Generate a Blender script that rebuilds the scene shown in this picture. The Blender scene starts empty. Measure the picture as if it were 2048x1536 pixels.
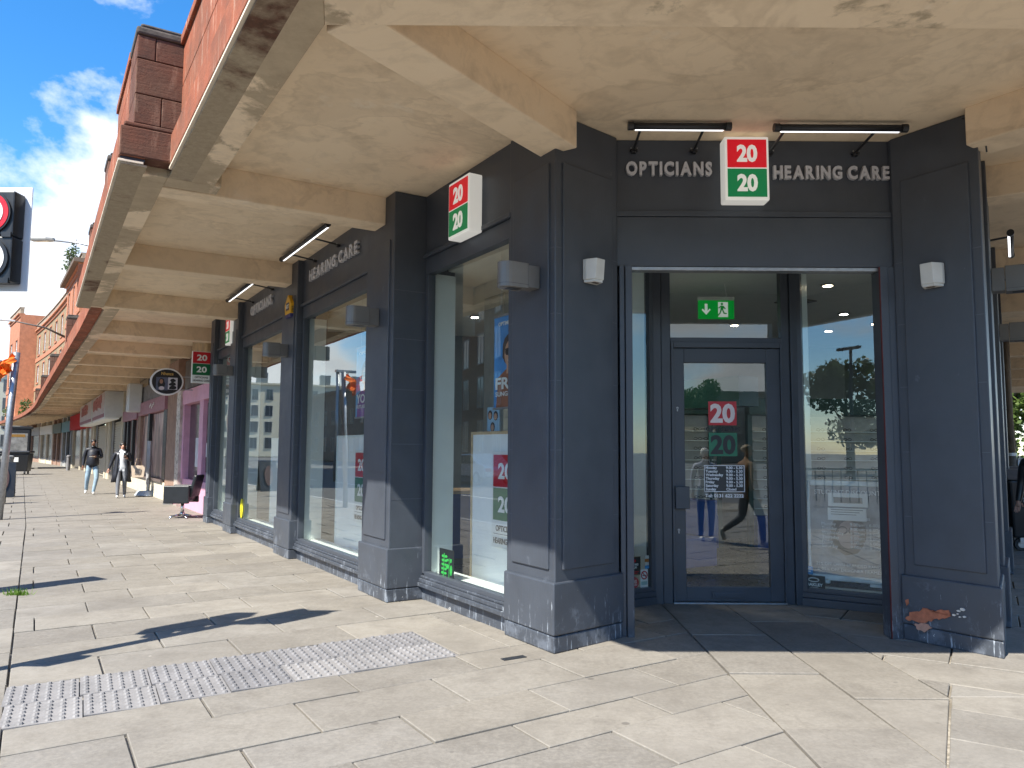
import bpy, bmesh, math, random
from mathutils import Matrix, Vector, Euler
random.seed(7)
R = math.radians
SC = bpy.context.scene
COL = SC.collection

# ------------------------------------------------------------------ camera
F_PX, PITCH, ROLL, CAM_H = 1550.0, math.atan(132/1550.0), R(.33), 1.5
cam = bpy.data.cameras.new('camera'); cam_o = bpy.data.objects.new('camera', cam); COL.objects.link(cam_o)
cam.sensor_width = 36; cam.lens = F_PX/2048*36; cam.clip_start = .05; cam.clip_end = 2000
_f = Vector((0, math.cos(PITCH), math.sin(PITCH))); _u0 = Vector((0, -math.sin(PITCH), math.cos(PITCH))); _r0 = Vector((1, 0, 0))
_r = math.cos(ROLL)*_r0 + math.sin(ROLL)*_u0; _u = -math.sin(ROLL)*_r0 + math.cos(ROLL)*_u0
cam_o.matrix_world = Matrix(((_r.x, _u.x, -_f.x, 0), (_r.y, _u.y, -_f.y, 0), (_r.z, _u.z, -_f.z, CAM_H), (0, 0, 0, 1)))
SC.camera = cam_o

# ------------------------------------------------------------------ light, sky, exposure
SUN_EL = R(49.5); SUN_H = Vector((.61, .79)).normalized()      # horizontal direction the light travels
W = bpy.data.worlds.new('World'); SC.world = W; W.use_nodes = True
wn, wl = W.node_tree.nodes, W.node_tree.links
wn.clear()
def wnode(t, **k):
    n = wn.new(t)
    for a, b in k.items(): setattr(n, a, b)
    return n
w_out = wnode('ShaderNodeOutputWorld'); w_bg = wnode('ShaderNodeBackground'); w_bg.inputs[1].default_value = .074
w_sky = wnode('ShaderNodeTexSky', sky_type='NISHITA', sun_disc=False, sun_elevation=SUN_EL, sun_rotation=math.atan2(-SUN_H.x, -SUN_H.y),
              altitude=50, air_density=1.0, dust_density=.15, ozone_density=4.0)
w_tc = wnode('ShaderNodeTexCoord'); w_sep = wnode('ShaderNodeSeparateXYZ'); wl.new(w_tc.outputs['Generated'], w_sep.inputs[0])
def wmath(op, a, b=None, c=None):
    n = wnode('ShaderNodeMath', operation=op)
    for i, v in enumerate((a, b, c)):
        if v is None: continue
        if isinstance(v, (int, float)): n.inputs[i].default_value = v
        else: wl.new(v, n.inputs[i])
    return n.outputs[0]
SKY_SEED = 17.0
w_n1 = wnode('ShaderNodeTexNoise', noise_dimensions='4D'); w_n1.inputs['W'].default_value = SKY_SEED
w_n1.inputs['Scale'].default_value = 2.6; w_n1.inputs['Detail'].default_value = 10; w_n1.inputs['Roughness'].default_value = .58; w_n1.inputs['Distortion'].default_value = .15
w_map = wnode('ShaderNodeMapping'); w_map.inputs['Scale'].default_value = (1, 1, 1.7); wl.new(w_tc.outputs['Generated'], w_map.inputs[0]); wl.new(w_map.outputs[0], w_n1.inputs['Vector'])
w_up = wmath('MAXIMUM', w_sep.outputs[2], 0.0)
w_low = wmath('MULTIPLY', wmath('POWER', wmath('SUBTRACT', 1.0, w_up), 4.0), .125)     # cloud thickens towards the horizon on every side
w_f = wmath('ADD', w_n1.outputs['Fac'], wmath('SUBTRACT', w_low, .045))
w_r1 = wnode('ShaderNodeValToRGB'); w_r1.color_ramp.elements[0].position = .515; w_r1.color_ramp.elements[1].position = .60; wl.new(w_f, w_r1.inputs[0])
w_r2 = wnode('ShaderNodeValToRGB'); w_r2.color_ramp.elements[0].color = (5.2, 5.3, 5.45, 1); w_r2.color_ramp.elements[1].color = (2.9, 3.25, 3.8, 1)
w_r2.color_ramp.elements[0].position = .575; w_r2.color_ramp.elements[1].position = .70; wl.new(w_f, w_r2.inputs[0])
w_hs = wnode('ShaderNodeHueSaturation'); w_hs.inputs['Saturation'].default_value = 1.3; wl.new(w_sky.outputs[0], w_hs.inputs['Color'])
w_mx = wnode('ShaderNodeMixRGB'); wl.new(w_r1.outputs[0], w_mx.inputs[0]); wl.new(w_hs.outputs[0], w_mx.inputs[1]); wl.new(w_r2.outputs[0], w_mx.inputs[2])
wl.new(w_mx.outputs[0], w_bg.inputs[0]); wl.new(w_bg.outputs[0], w_out.inputs[0])

sun = bpy.data.lights.new('sun', 'SUN'); sun.energy = 2.85; sun.angle = R(.55); sun.color = (1, .945, .85)
sun_o = bpy.data.objects.new('sun', sun); COL.objects.link(sun_o)
_sd = Vector((SUN_H.x*math.cos(SUN_EL), SUN_H.y*math.cos(SUN_EL), -math.sin(SUN_EL)))
sun_o.rotation_euler = _sd.to_track_quat('-Z', 'Y').to_euler(); sun_o.location = (-20, -25, 40)
SC.view_settings.view_transform = 'Standard'; SC.view_settings.look = 'None'; SC.view_settings.gamma = 1
SC.view_settings.exposure = 1.95
SC.cycles.use_denoising = True; SC.cycles.max_bounces = 8; SC.cycles.diffuse_bounces = 5; SC.cycles.glossy_bounces = 3; SC.cycles.transparent_max_bounces = 10
SC.cycles.sample_clamp_indirect = 6; SC.cycles.caustics_reflective = False; SC.cycles.caustics_refractive = False

# ------------------------------------------------------------------ frames
A_L = R(31.5); dL = Vector((-math.sin(A_L), math.cos(A_L), 0)); nL = Vector((-math.cos(A_L), -math.sin(A_L), 0))
ML = Matrix(((dL.x, nL.x, 0, 0), (dL.y, nL.y, 0, 0), (0, 0, 1, 0), (0, 0, 0, 1)))      # (s along, n outward, z) of the long front
A_R = R(33.1); dR = Vector((math.sin(A_R), math.cos(A_R), 0)); nR = Vector((math.cos(A_R), -math.sin(A_R), 0)); PR0 = Vector((3.586, 5.807, 0))
MR = Matrix(((nR.x, dR.x, 0, PR0.x), (nR.y, dR.y, 0, PR0.y), (0, 0, 1, 0), (0, 0, 0, 1)))  # (m outward, t along, z) of the side-street front
ROT_L, ROT_R = -math.pi/2+A_L, math.pi/2-A_R        # a root turned so: x reads along the front, y goes into the building
I4 = Matrix.Identity(4)
def LP(s, n, z=0): return ML @ Vector((s, n, z))
def RP(m, t, z=0): return MR @ Vector((m, t, z))

# ------------------------------------------------------------------ objects
WM = {}                                             # world matrices of everything (no depsgraph needed)
def props(o, label=None, cat=None, group=None, kind=None):
    for k, v in (('label', label), ('category', cat), ('group', group), ('kind', kind)):
        if v: o[k] = v
    return o
def thing(name, label, cat, loc=(0, 0, 0), rz=0, group=None):
    o = bpy.data.objects.new(name, None); COL.objects.link(o); o.empty_display_size = .1
    o.location = loc; o.rotation_euler = (0, 0, rz); WM[o.name] = Matrix.Translation(Vector(loc)) @ Matrix.Rotation(rz, 4, 'Z')
    return props(o, label, cat, group)
def link(name, me, mat, parent=None, mw=None):
    o = bpy.data.objects.new(name, me); COL.objects.link(o)
    if mat is not None and len(me.materials) == 0: me.materials.append(mat)
    if parent is not None: o.parent = parent
    lm = mw or I4
    o.matrix_local = lm
    WM[o.name] = (WM[parent.name] if parent is not None else I4) @ lm
    return o
def copy_tree(o, parent=None, loc=None, rz=None, label=None):
    c = o.copy(); COL.objects.link(c); c.parent = parent
    if loc is not None: c.location = loc
    if rz is not None: c.rotation_euler = (0, 0, rz)
    WM[c.name] = (WM[parent.name] if parent is not None else I4) @ (Matrix.Translation(c.location) @ c.rotation_euler.to_matrix().to_4x4())
    if label: c['label'] = label
    for ch in list(o.children): copy_tree(ch, c)
    return c

class MB:
    def __init__(s): s.v, s.f = [], []
    def add(s, vs, fs):
        b = len(s.v); s.v += [tuple(v) for v in vs]; s.f += [tuple(i+b for i in f) for f in fs]; return s
    def box(s, x0, x1, y0, y1, z0, z1):
        x0, x1 = min(x0, x1), max(x0, x1); y0, y1 = min(y0, y1), max(y0, y1); z0, z1 = min(z0, z1), max(z0, z1)
        return s.add([(x0,y0,z0),(x1,y0,z0),(x1,y1,z0),(x0,y1,z0),(x0,y0,z1),(x1,y0,z1),(x1,y1,z1),(x0,y1,z1)],
                     [(0,3,2,1),(4,5,6,7),(0,1,5,4),(1,2,6,5),(2,3,7,6),(3,0,4,7)])
    def prism(s, poly, z0, z1, top=None):
        if sum(a[0]*b[1]-b[0]*a[1] for a, b in zip(poly, poly[1:]+poly[:1])) < 0: poly = poly[::-1]; top = top[::-1] if top else None
        n = len(poly); tp = top or poly
        return s.add([(p[0],p[1],z0) for p in poly]+[(p[0],p[1],z1) for p in tp],
                     [tuple(range(n-1,-1,-1)), tuple(range(n,2*n))]+[(i,(i+1)%n,n+(i+1)%n,n+i) for i in range(n)])
    def prismy(s, poly, y0, y1):                    # poly in (x,z), extruded along y
        if sum(a[0]*b[1]-b[0]*a[1] for a, b in zip(poly, poly[1:]+poly[:1])) < 0: poly = poly[::-1]
        n = len(poly)
        return s.add([(p[0],y0,p[1]) for p in poly]+[(p[0],y1,p[1]) for p in poly],
                     [tuple(range(n)), tuple(range(2*n-1,n-1,-1))]+[(i,n+i,n+(i+1)%n,(i+1)%n) for i in range(n)])
    def tube(s, path, r, n=8, caps=True):
        P = [Vector(p) for p in path]; rr = r if isinstance(r, (list, tuple)) else [r]*len(P); b = len(s.v)
        up = Vector((0, 0, 1))
        for i, p in enumerate(P):
            t = (P[min(i+1, len(P)-1)]-P[max(i-1, 0)]).normalized()
            ref = up if abs(t.dot(up)) < .95 else Vector((1, 0, 0))
            a = t.cross(ref).normalized(); c = a.cross(t)
            for k in range(n):
                q = 2*math.pi*k/n; s.v.append(tuple(p+rr[i]*(a*math.cos(q)+c*math.sin(q))))
        for i in range(len(P)-1):
            for k in range(n):
                k2 = (k+1) % n; s.f.append((b+i*n+k, b+(i+1)*n+k, b+(i+1)*n+k2, b+i*n+k2))
        if caps: s.f.append(tuple(b+k for k in range(n))); s.f.append(tuple(b+(len(P)-1)*n+k for k in range(n-1, -1, -1)))
        return s
    def lathe(s, prof, n=16, c=(0, 0, 0)):          # prof [(r,z)]
        b = len(s.v)
        for r, z in prof:
            for k in range(n):
                q = 2*math.pi*k/n; s.v.append((c[0]+r*math.cos(q), c[1]+r*math.sin(q), c[2]+z))
        for i in range(len(prof)-1):
            for k in range(n):
                k2 = (k+1) % n; s.f.append((b+i*n+k, b+i*n+k2, b+(i+1)*n+k2, b+(i+1)*n+k))
        s.f.append(tuple(b+k for k in range(n-1, -1, -1))); s.f.append(tuple(b+(len(prof)-1)*n+k for k in range(n)))
        return s
    def disc_y(s, cx, cz, r, y0, y1, n=28, rz=None): # a disc standing up, facing -y
        return s.prismy([(cx+r*math.cos(2*math.pi*k/n), cz+(rz or r)*math.sin(2*math.pi*k/n)) for k in range(n)], y0, y1)
    def ico(s, c, r, sub=1, jit=0, sc=(1, 1, 1), rnd=random):
        bm = bmesh.new(); bmesh.ops.create_icosphere(bm, subdivisions=sub, radius=1)
        for v in bm.verts: v.co *= 1+rnd.uniform(-jit, jit)
        bm.verts.index_update()
        s.add([(c[0]+v.co.x*r*sc[0], c[1]+v.co.y*r*sc[1], c[2]+v.co.z*r*sc[2]) for v in bm.verts], [tuple(v.index for v in f.verts) for f in bm.faces]); bm.free()
        return s
    def mesh(s, name, xf=None):
        me = bpy.data.meshes.new(name)
        me.from_pydata([tuple(xf @ Vector(v)) for v in s.v] if xf else s.v, [], s.f); me.update(); return me
    def build(s, name, mat, parent=None, xf=None, bevel=0, smooth=False, seg=2, fix=True):
        if xf is not None and parent is not None: xf = WM[parent.name].inverted() @ xf
        me = s.mesh(name, xf)
        if fix:
            bm = bmesh.new(); bm.from_mesh(me); bmesh.ops.recalc_face_normals(bm, faces=bm.faces); bm.to_mesh(me); bm.free()
        o = link(name, me, mat, parent)
        if bevel:
            m = o.modifiers.new('bevel', 'BEVEL'); m.width = bevel; m.segments = seg; m.limit_method = 'ANGLE'; m.angle_limit = R(35)
        if smooth:
            for p in me.polygons: p.use_smooth = True
        return o

# lettering: built-in font, one mesh per word or per character, reading along +x, facing -y, standing in z
_TC = {}
def text_mesh(body, size, depth=.002, bold=0.0):
    k = (body, round(size, 4), round(depth, 4), round(bold, 4))
    if k in _TC: return _TC[k]
    cu = bpy.data.curves.new('lettering', 'FONT'); cu.body = body; cu.size = size; cu.extrude = depth/2; cu.offset = bold; cu.resolution_u = 3
    ob = bpy.data.objects.new('lettering', cu); me = bpy.data.meshes.new_from_object(ob)
    bpy.data.objects.remove(ob); bpy.data.curves.remove(cu)
    xs = [v.co.x for v in me.vertices] or [0]; x0, x1 = min(xs), max(xs)
    for v in me.vertices: v.co = (v.co.x-x0, -v.co.z-depth/2, v.co.y)
    me.materials.clear()
    _TC[k] = (me, x1-x0, x0); return _TC[k]
def put_text(name, body, size, x, y, z, mat, parent, depth=.002, bold=0.0, align='C', width=None):
    me, w, _ = text_mesh(body, size, depth, bold)
    sx = width/w if width else 1
    me = me.copy(); me.materials.append(mat)
    dx = -w*sx/2 if align == 'C' else (0 if align == 'L' else -w*sx)
    return link(name, me, None, parent, Matrix.Translation((x+dx, y, z)) @ Matrix.Diagonal((sx, 1, 1, 1)))
def put_letters(body, size, width, x, y, z, mat, parent, depth=.03, bold=0.0, gap=.0, name='letter'):
    ws = [(c, text_mesh(c, size, depth, bold)) for c in body if c != ' ']
    tot, xs = 0, []
    for i, c in enumerate(body):
        if c == ' ': tot += size*.3; continue
        w = text_mesh(c, size, depth, bold)[1]; xs.append((c, tot)); tot += w+gap
    tot -= gap; sx = width/tot
    for c, xo in xs:
        me = text_mesh(c, size, depth, bold)[0].copy(); me.materials.append(mat)
        link(name, me, None, parent, Matrix.Translation((x+(xo-tot/2)*sx, y, z)) @ Matrix.Diagonal((sx, 1, 1, 1)))

# ------------------------------------------------------------------ materials
class NT:
    def __init__(s, name):
        s.m = bpy.data.materials.new(name); s.m.use_nodes = True; s.n = s.m.node_tree.nodes; s.l = s.m.node_tree.links
        s.b = s.n['Principled BSDF']; s.out = s.n['Material Output']; s.co = None
    def new(s, t, **k):
        n = s.n.new(t)
        for a, b in k.items(): setattr(n, a, b)
        return n
    def coord(s, kind='Object'):
        if s.co is None: s.co = s.new('ShaderNodeTexCoord')
        return s.co.outputs[kind]
    def pos(s): return s.new('ShaderNodeNewGeometry').outputs['Position']
    def set(s, sock, v):
        if isinstance(v, bpy.types.NodeSocket): s.l.new(v, sock)
        elif isinstance(v, (int, float)): sock.default_value = v
        else: sock.default_value = (*v, 1) if len(v) == 3 and sock.type == 'RGBA' else v
    def noise(s, scale, detail=4, rough=.55, vec=None, w=None, dist=0, stretch=None):
        n = s.new('ShaderNodeTexNoise'); n.inputs['Scale'].default_value = scale; n.inputs['Detail'].default_value = detail
        n.inputs['Roughness'].default_value = rough; n.inputs['Distortion'].default_value = dist
        vec = vec or s.pos()
        if stretch:
            mp = s.new('ShaderNodeMapping'); mp.inputs['Scale'].default_value = stretch; s.l.new(vec, mp.inputs[0]); vec = mp.outputs[0]
        if w is not None:
            n.noise_dimensions = '4D'; s.set(n.inputs['W'], w)
        s.l.new(vec, n.inputs['Vector']); return n.outputs['Fac']
    def voro(s, scale, vec=None, feature='F1'):
        n = s.new('ShaderNodeTexVoronoi', feature=feature); n.inputs['Scale'].default_value = scale
        s.l.new(vec or s.pos(), n.inputs['Vector']); return n.outputs['Distance']
    def ramp(s, fac, *stops):
        n = s.new('ShaderNodeValToRGB'); e = n.color_ramp.elements
        while len(e) < len(stops): e.new(.5)
        for i, (p, c) in enumerate(stops):
            e[i].position = p; e[i].color = (c, c, c, 1) if isinstance(c, (int, float)) else (*c, 1)
        s.l.new(fac, n.inputs[0]); return n.outputs[0]
    def mix(s, fac, a, b, mode='MIX'):
        n = s.new('ShaderNodeMixRGB', blend_type=mode); s.set(n.inputs[0], fac); s.set(n.inputs[1], a); s.set(n.inputs[2], b); return n.outputs[0]
    def math(s, op, a, b=None):
        n = s.new('ShaderNodeMath', operation=op); s.set(n.inputs[0], a)
        if b is not None: s.set(n.inputs[1], b)
        return n.outputs[0]
    def sep(s, vec, i):
        n = s.new('ShaderNodeSeparateXYZ'); s.l.new(vec, n.inputs[0]); return n.outputs[i]
    def rnd(s): return s.new('ShaderNodeObjectInfo').outputs['Random']
    def bump(s, h, strength=.3, dist=.01):
        n = s.new('ShaderNodeBump'); n.inputs['Strength'].default_value = strength; n.inputs['Distance'].default_value = dist
        s.l.new(h, n.inputs['Height']); s.l.new(n.outputs[0], s.b.inputs['Normal'])
    def fin(s, col=None, rough=.6, metal=0, spec=.5, coat=0):
        if col is not None: s.set(s.b.inputs['Base Color'], col)
        s.set(s.b.inputs['Roughness'], rough); s.set(s.b.inputs['Metallic'], metal); s.set(s.b.inputs['Specular IOR Level'], spec)
        if coat: s.b.inputs['Coat Weight'].default_value = coat
        return s.m
MATS = {}
def plain(name, col, rough=.55, metal=0, var=.12, scale=6, spec=.5, bump=0, bscale=60):
    if name in MATS: return MATS[name]
    t = NT(name); n = t.noise(scale, 5)
    c = t.mix(t.ramp(n, (.3, 0), (.7, 1)), [x*(1-var) for x in col], [min(1, x*(1+var)) for x in col])
    if bump: t.bump(t.noise(bscale, 4), bump, .004)
    MATS[name] = t.fin(c, t.ramp(t.noise(scale*2.3, 3), (.3, max(0, rough-.07)), (.7, min(1, rough+.07))), metal, spec); return MATS[name]
def backlit(name, col, strength):
    t = NT(name); n = t.noise(5, 3); t.b.inputs['Emission Strength'].default_value = strength; t.b.inputs['Emission Color'].default_value = (*col, 1)
    return t.fin(t.mix(t.ramp(n, (.3, 0), (.7, 1)), [x*.95 for x in col], col), .35)
def emit(name, col, strength):
    t = NT(name); t.b.inputs['Emission Color'].default_value = (*col, 1); t.b.inputs['Emission Strength'].default_value = strength
    return t.fin(col, .5)

def m_slab():
    t = NT('paving_stone'); r = t.rnd(); p = t.pos()
    w = t.math('MULTIPLY', r, 40)
    big = t.noise(1.1, 5, .6); fine = t.noise(34, 6, .7); mid = t.noise(7, 5, .62, w=w)
    tint = t.ramp(r, (0, (.170, .157, .138)), (.16, (.255, .236, .205)), (.32, (.205, .188, .160)), (.48, (.245, .230, .205)), (.64, (.190, .177, .157)), (.82, (.232, .214, .184)), (1, (.275, .255, .222)))
    c = t.mix(t.ramp(mid, (.35, 0), (.68, 1)), tint, t.mix(1.0, tint, (.80, .79, .77), 'MULTIPLY'))
    c = t.mix(t.math('MULTIPLY', t.ramp(fine, (.42, 0), (.62, 1)), .35), c, (.31, .285, .245))
    c = t.mix(t.math('MULTIPLY', t.ramp(big, (.44, 0), (.66, 1)), .45), c, (.135, .122, .104))
    dirt = t.noise(3.3, 8, .72, w=7.); c = t.mix(t.math('MULTIPLY', t.ramp(dirt, (.53, 0), (.68, 1)), .5), c, (.125, .113, .097))
    spk = t.noise(70, 3, .6, w=1.); c = t.mix(t.math('MULTIPLY', t.ramp(spk, (.60, 0), (.68, 1)), .35), c, (.10, .09, .078))
    blot = t.voro(2.1, None); c = t.mix(t.math('MULTIPLY', t.ramp(blot, (.040, 1), (.056, 0)), .7), c, (.105, .095, .083))
    blot3 = t.voro(4.3, None); c = t.mix(t.math('MULTIPLY', t.ramp(blot3, (.045, 1), (.07, 0)), .5), c, (.12, .108, .095))       # trodden gum
    blot2 = t.voro(1.3, None); c = t.mix(t.math('MULTIPLY', t.ramp(blot2, (.014, 1), (.022, 0)), .8), c, (.46, .43, .39))
    streak = t.noise(9, 4, .6, stretch=(1.6, .25, 1)); c = t.mix(t.math('MULTIPLY', t.ramp(streak, (.60, 0), (.74, 1)), .35), c, (.155, .14, .12))
    t.bump(t.math('ADD', t.math('MULTIPLY', fine, .7), t.math('MULTIPLY', t.noise(120, 3), .5)), .28, .006)
    return t.fin(c, t.ramp(mid, (.3, .66), (.7, .85)), 0, .35)
def m_tactile():
    t = NT('tactile_concrete'); r = t.rnd(); w = t.math('MULTIPLY', r, 30)
    n = t.noise(5, 6, .65, w=w); fine = t.noise(60, 5, .7)
    base = t.ramp(r, (0, (.235, .228, .228)), (.5, (.17, .166, .17)), (1, (.26, .25, .242)))
    c = t.mix(t.math('MULTIPLY', t.ramp(n, (.42, 0), (.70, 1)), .5), base, (.095, .094, .096))
    c = t.mix(t.math('MULTIPLY', t.ramp(fine, (.45, 0), (.7, 1)), .3), c, (.36, .35, .34))
    top = t.ramp(t.sep(t.coord('Object'), 2), (.0, 0), (.5, 1))
    t.bump(fine, .3, .004)
    return t.fin(c, .75, 0, .35)
def m_soffit(peel=.0, name='soffit_paint'):
    t = NT(name); p = t.pos()
    big = t.noise(.9, 6, .6); n2 = t.noise(3.5, 6, .62, dist=.4); fine = t.noise(30, 5, .65)
    c = t.mix(t.ramp(big, (.3, 0), (.7, 1)), (.90, .735, .53), (.84, .67, .47))
    c = t.mix(t.math('MULTIPLY', t.ramp(n2, (.50, 0), (.72, 1)), .6), c, (.58, .455, .315))
    wet = t.noise(.55, 6, .6, w=3.7, dist=.6); c = t.mix(t.math('MULTIPLY', t.ramp(wet, (.52, 0), (.56, 1)), .28), c, (.60, .47, .325)); c = t.mix(t.math('MULTIPLY', t.ramp(wet, (.505, 0), (.52, 1), (.54, 0)), .3), c, (.47, .35, .23))
    c = t.mix(t.math('MULTIPLY', t.ramp(t.noise(2.2, 7, .7, w=4.), (.60, 0), (.68, 1)), .5), c, (.88, .77, .62))
    # hairline water marks and small spalls
    rg = t.noise(1.6, 8, .6, w=9., dist=.8); c = t.mix(t.math('MULTIPLY', t.ramp(rg, (.47, 0), (.497, 1), (.503, 1), (.53, 0)), .13), c, (.48, .37, .26))
    sp = t.noise(13, 6, .75, w=2.); msk = t.noise(1.1, 3, .5, w=6.)
    c = t.mix(t.math('MULTIPLY', t.ramp(sp, (.63, 0), (.67, 1)), t.math('MULTIPLY', t.ramp(msk, (.54, 0), (.66, 1)), .55)), c, (.42, .34, .25))
    dots = t.voro(3.4); c = t.mix(t.ramp(dots, (.012, .6), (.026, 0)), c, (.34, .26, .18))
    h = fine
    if peel:
        pn = t.noise(1.25, 9, .62, w=1.7, dist=.5); pm = t.ramp(t.math('ADD', pn, t.math('MULTIPLY', t.math('SUBTRACT', t.noise(9, 5, .7, w=5.5), .5), .10)), (peel-.022, 0), (peel+.022, 1))
        c = t.mix(pm, t.mix(t.ramp(t.noise(5, 6, .7), (.35, 0), (.7, 1)), (.52, .42, .29), (.40, .315, .215)), c)
        h = t.math('ADD', fine, t.math('MULTIPLY', pm, 2.0))
    t.bump(h, .35, .006)
    return t.fin(c, .8, 0, .25)
def m_under():
    t = NT('stained_stone_underside'); n = t.noise(1.15, 7, .6, w=2.2, dist=.6); f = t.noise(24, 6, .7)
    a = t.mix(t.ramp(f, (.35, 0), (.7, 1)), (.15, .075, .05), (.095, .052, .036)); b = t.mix(t.ramp(f, (.35, 0), (.7, 1)), (.44, .36, .255), (.34, .275, .19))
    c = t.mix(t.ramp(t.math('ADD', n, t.math('MULTIPLY', t.math('SUBTRACT', t.noise(8, 6, .7, w=3.), .5), .16)), (.40, 0), (.50, 1)), a, b); t.bump(t.math('ADD', f, t.noise(7, 6, .7, w=1.)), .7, .012); return t.fin(c, .88, 0, .2)
def m_navy(worn=0, name='navy_paint'):
    t = NT(name); n = t.noise(4, 5); f = t.noise(45, 5, .65)
    c = t.mix(t.ramp(n, (.3, 0), (.7, 1)), (.047, .055, .069), (.060, .070, .087))
    z = t.sep(t.pos(), 2)
    sc = t.noise(26, 6, .7, stretch=(1, 1, .16)); sm = t.ramp(sc, (.70, 0), (.76, 1))
    c = t.mix(t.math('MULTIPLY', sm, .10), c, (.20, .215, .24))
    if worn:
        low = t.ramp(z, (.02, 1), (.72, 0))
        b = t.noise(5.5, 7, .68, w=3.3); bm = t.ramp(t.math('ADD', b, t.math('MULTIPLY', low, .16)), (.66, 0), (.76, 1))
        c = t.mix(t.math('MULTIPLY', bm, .30*worn), c, (.24, .275, .33))
        st = t.noise(38, 5, .7, w=1., stretch=(1, 1, .10)); c = t.mix(t.math('MULTIPLY', t.ramp(t.math('ADD', st, t.math('MULTIPLY', low, .14)), (.70, 0), (.77, 1)), .75*worn), c, (.45, .50, .56))
        ch = t.noise(15, 6, .7, w=8.); c = t.mix(t.ramp(t.math('ADD', ch, t.math('MULTIPLY', low, .10)), (.755, 0), (.765, worn)), c, (.62, .62, .60))
    brush = t.noise(70, 3, .6, w=4., stretch=(1, 1, .05)); t.bump(t.math('ADD', t.math('MULTIPLY', f, .6), t.math('MULTIPLY', brush, .9)), .22, .004)
    return t.fin(c, t.ramp(n, (.3, .36), (.7, .5)), 0, .5)
def m_redstone(dark=0, name='red_sandstone'):
    t = NT(name); r = t.rnd(); w = t.math('MULTIPLY', r, 25)
    n = t.noise(4, 7, .68, w=w); f = t.noise(40, 5, .7); bed = t.noise(10, 5, .6, stretch=(.6, .6, 6))
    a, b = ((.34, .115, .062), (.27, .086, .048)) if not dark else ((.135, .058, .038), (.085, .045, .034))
    c = t.mix(t.ramp(n, (.35, 0), (.65, 1)), a, b)
    c = t.mix(t.math('MULTIPLY', t.ramp(bed, (.50, 0), (.68, 1)), .35), c, (.19, .075, .05))
    st = t.noise(9, 6, .7, stretch=(1, 1, .25), w=3.); c = t.mix(t.math('MULTIPLY', t.ramp(st, (.54, 0), (.70, 1)), .75 if not dark else .3), c, (.56, .38, .28))
    gr = t.noise(1.6, 5, .65, w=5.); c = t.mix(t.math('MULTIPLY', t.ramp(gr, (.44, 0), (.66, 1)), .65), c, (.115, .07, .05))
    t.bump(t.math('ADD', f, bed), .45, .008)
    return t.fin(c, .88, 0, .2)
def m_glass(name='window_glass', tint=(.93, .97, .955), wob=.012):
    t = NT(name); t.n.remove(t.b)
    tr = t.new('ShaderNodeBsdfTransparent'); tr.inputs[0].default_value = (*tint, 1)
    gl = t.new('ShaderNodeBsdfGlossy'); gl.inputs['Roughness'].default_value = .004; gl.inputs[0].default_value = (.95, 1, .985, 1)
    lw = t.new('ShaderNodeLayerWeight'); lw.inputs[0].default_value = .5
    bp = t.new('ShaderNodeBump'); bp.inputs['Strength'].default_value = .05; bp.inputs['Distance'].default_value = wob
    t.l.new(t.noise(1.5, 1, .4), bp.inputs['Height']); t.l.new(bp.outputs[0], gl.inputs['Normal'])
    k = t.math('ADD', t.math('MULTIPLY', t.math('POWER', lw.outputs['Facing'], 3.2), .86), .125)      # Schlick, both faces of the pane
    mx = t.new('ShaderNodeMixShader'); t.l.new(k, mx.inputs[0]); t.l.new(tr.outputs[0], mx.inputs[1]); t.l.new(gl.outputs[0], mx.inputs[2])
    t.l.new(mx.outputs[0], t.out.inputs[0]); return t.m

SLAB = m_slab(); TACT = m_tactile(); SOFF = m_soffit(0); STRIP = m_soffit(.53, 'peeling_edge_paint'); STRIP2 = m_soffit(.40, 'flaking_edge_paint')
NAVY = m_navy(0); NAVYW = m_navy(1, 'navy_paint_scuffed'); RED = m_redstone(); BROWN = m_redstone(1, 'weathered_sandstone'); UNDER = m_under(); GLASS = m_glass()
def m_bed():
    t = NT('joint_mortar'); n = t.noise(.55, 4, .6); f = t.noise(30, 5, .7)
    c = t.mix(t.ramp(n, (.46, 0), (.56, 1)), t.mix(t.ramp(f, (.4, 0), (.6, 1)), (.10, .085, .065), (.16, .14, .11)), t.mix(t.ramp(f, (.4, 0), (.6, 1)), (.36, .33, .28), (.20, .18, .15))); t.bump(f, .5, .01); return t.fin(c, .95, 0, .2)
BED = m_bed()
WHITE = plain('white_board', (.88, .89, .87), .5, var=.03); WPAINT = plain('white_lining', (.74, .80, .77), .45, var=.03)
BLACK = plain('black_plastic', (.014, .015, .017), .38, var=.1); DARK = plain('dark_grey_metal', (.03, .032, .036), .42, .3, var=.1)
GREYP = plain('grey_powder_coat', (.17, .163, .155), .42, .3, var=.06); STEEL = plain('galvanised_steel', (.36, .37, .38), .42, .75, var=.15, scale=20)
SIGN_R = plain('sign_red', (.52, .008, .018), .35, var=.05); SIGN_G = plain('sign_green', (.003, .135, .045), .35, var=.05); SIGN_W = plain('sign_white', (.80, .80, .77), .35, var=.04)
LETG = plain('letter_grey', (.56, .56, .58), .5, .1, var=.06); PINK = plain('pink_paint', (.66, .34, .45), .5, var=.08)
WOOD = plain('pale_wood', (.55, .39, .22), .5, var=.18, scale=14); BLUE = plain('blue_counter', (.008, .05, .24), .45, var=.1)
LED = emit('led_diffuser', (.95, .97, 1), .55)
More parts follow.
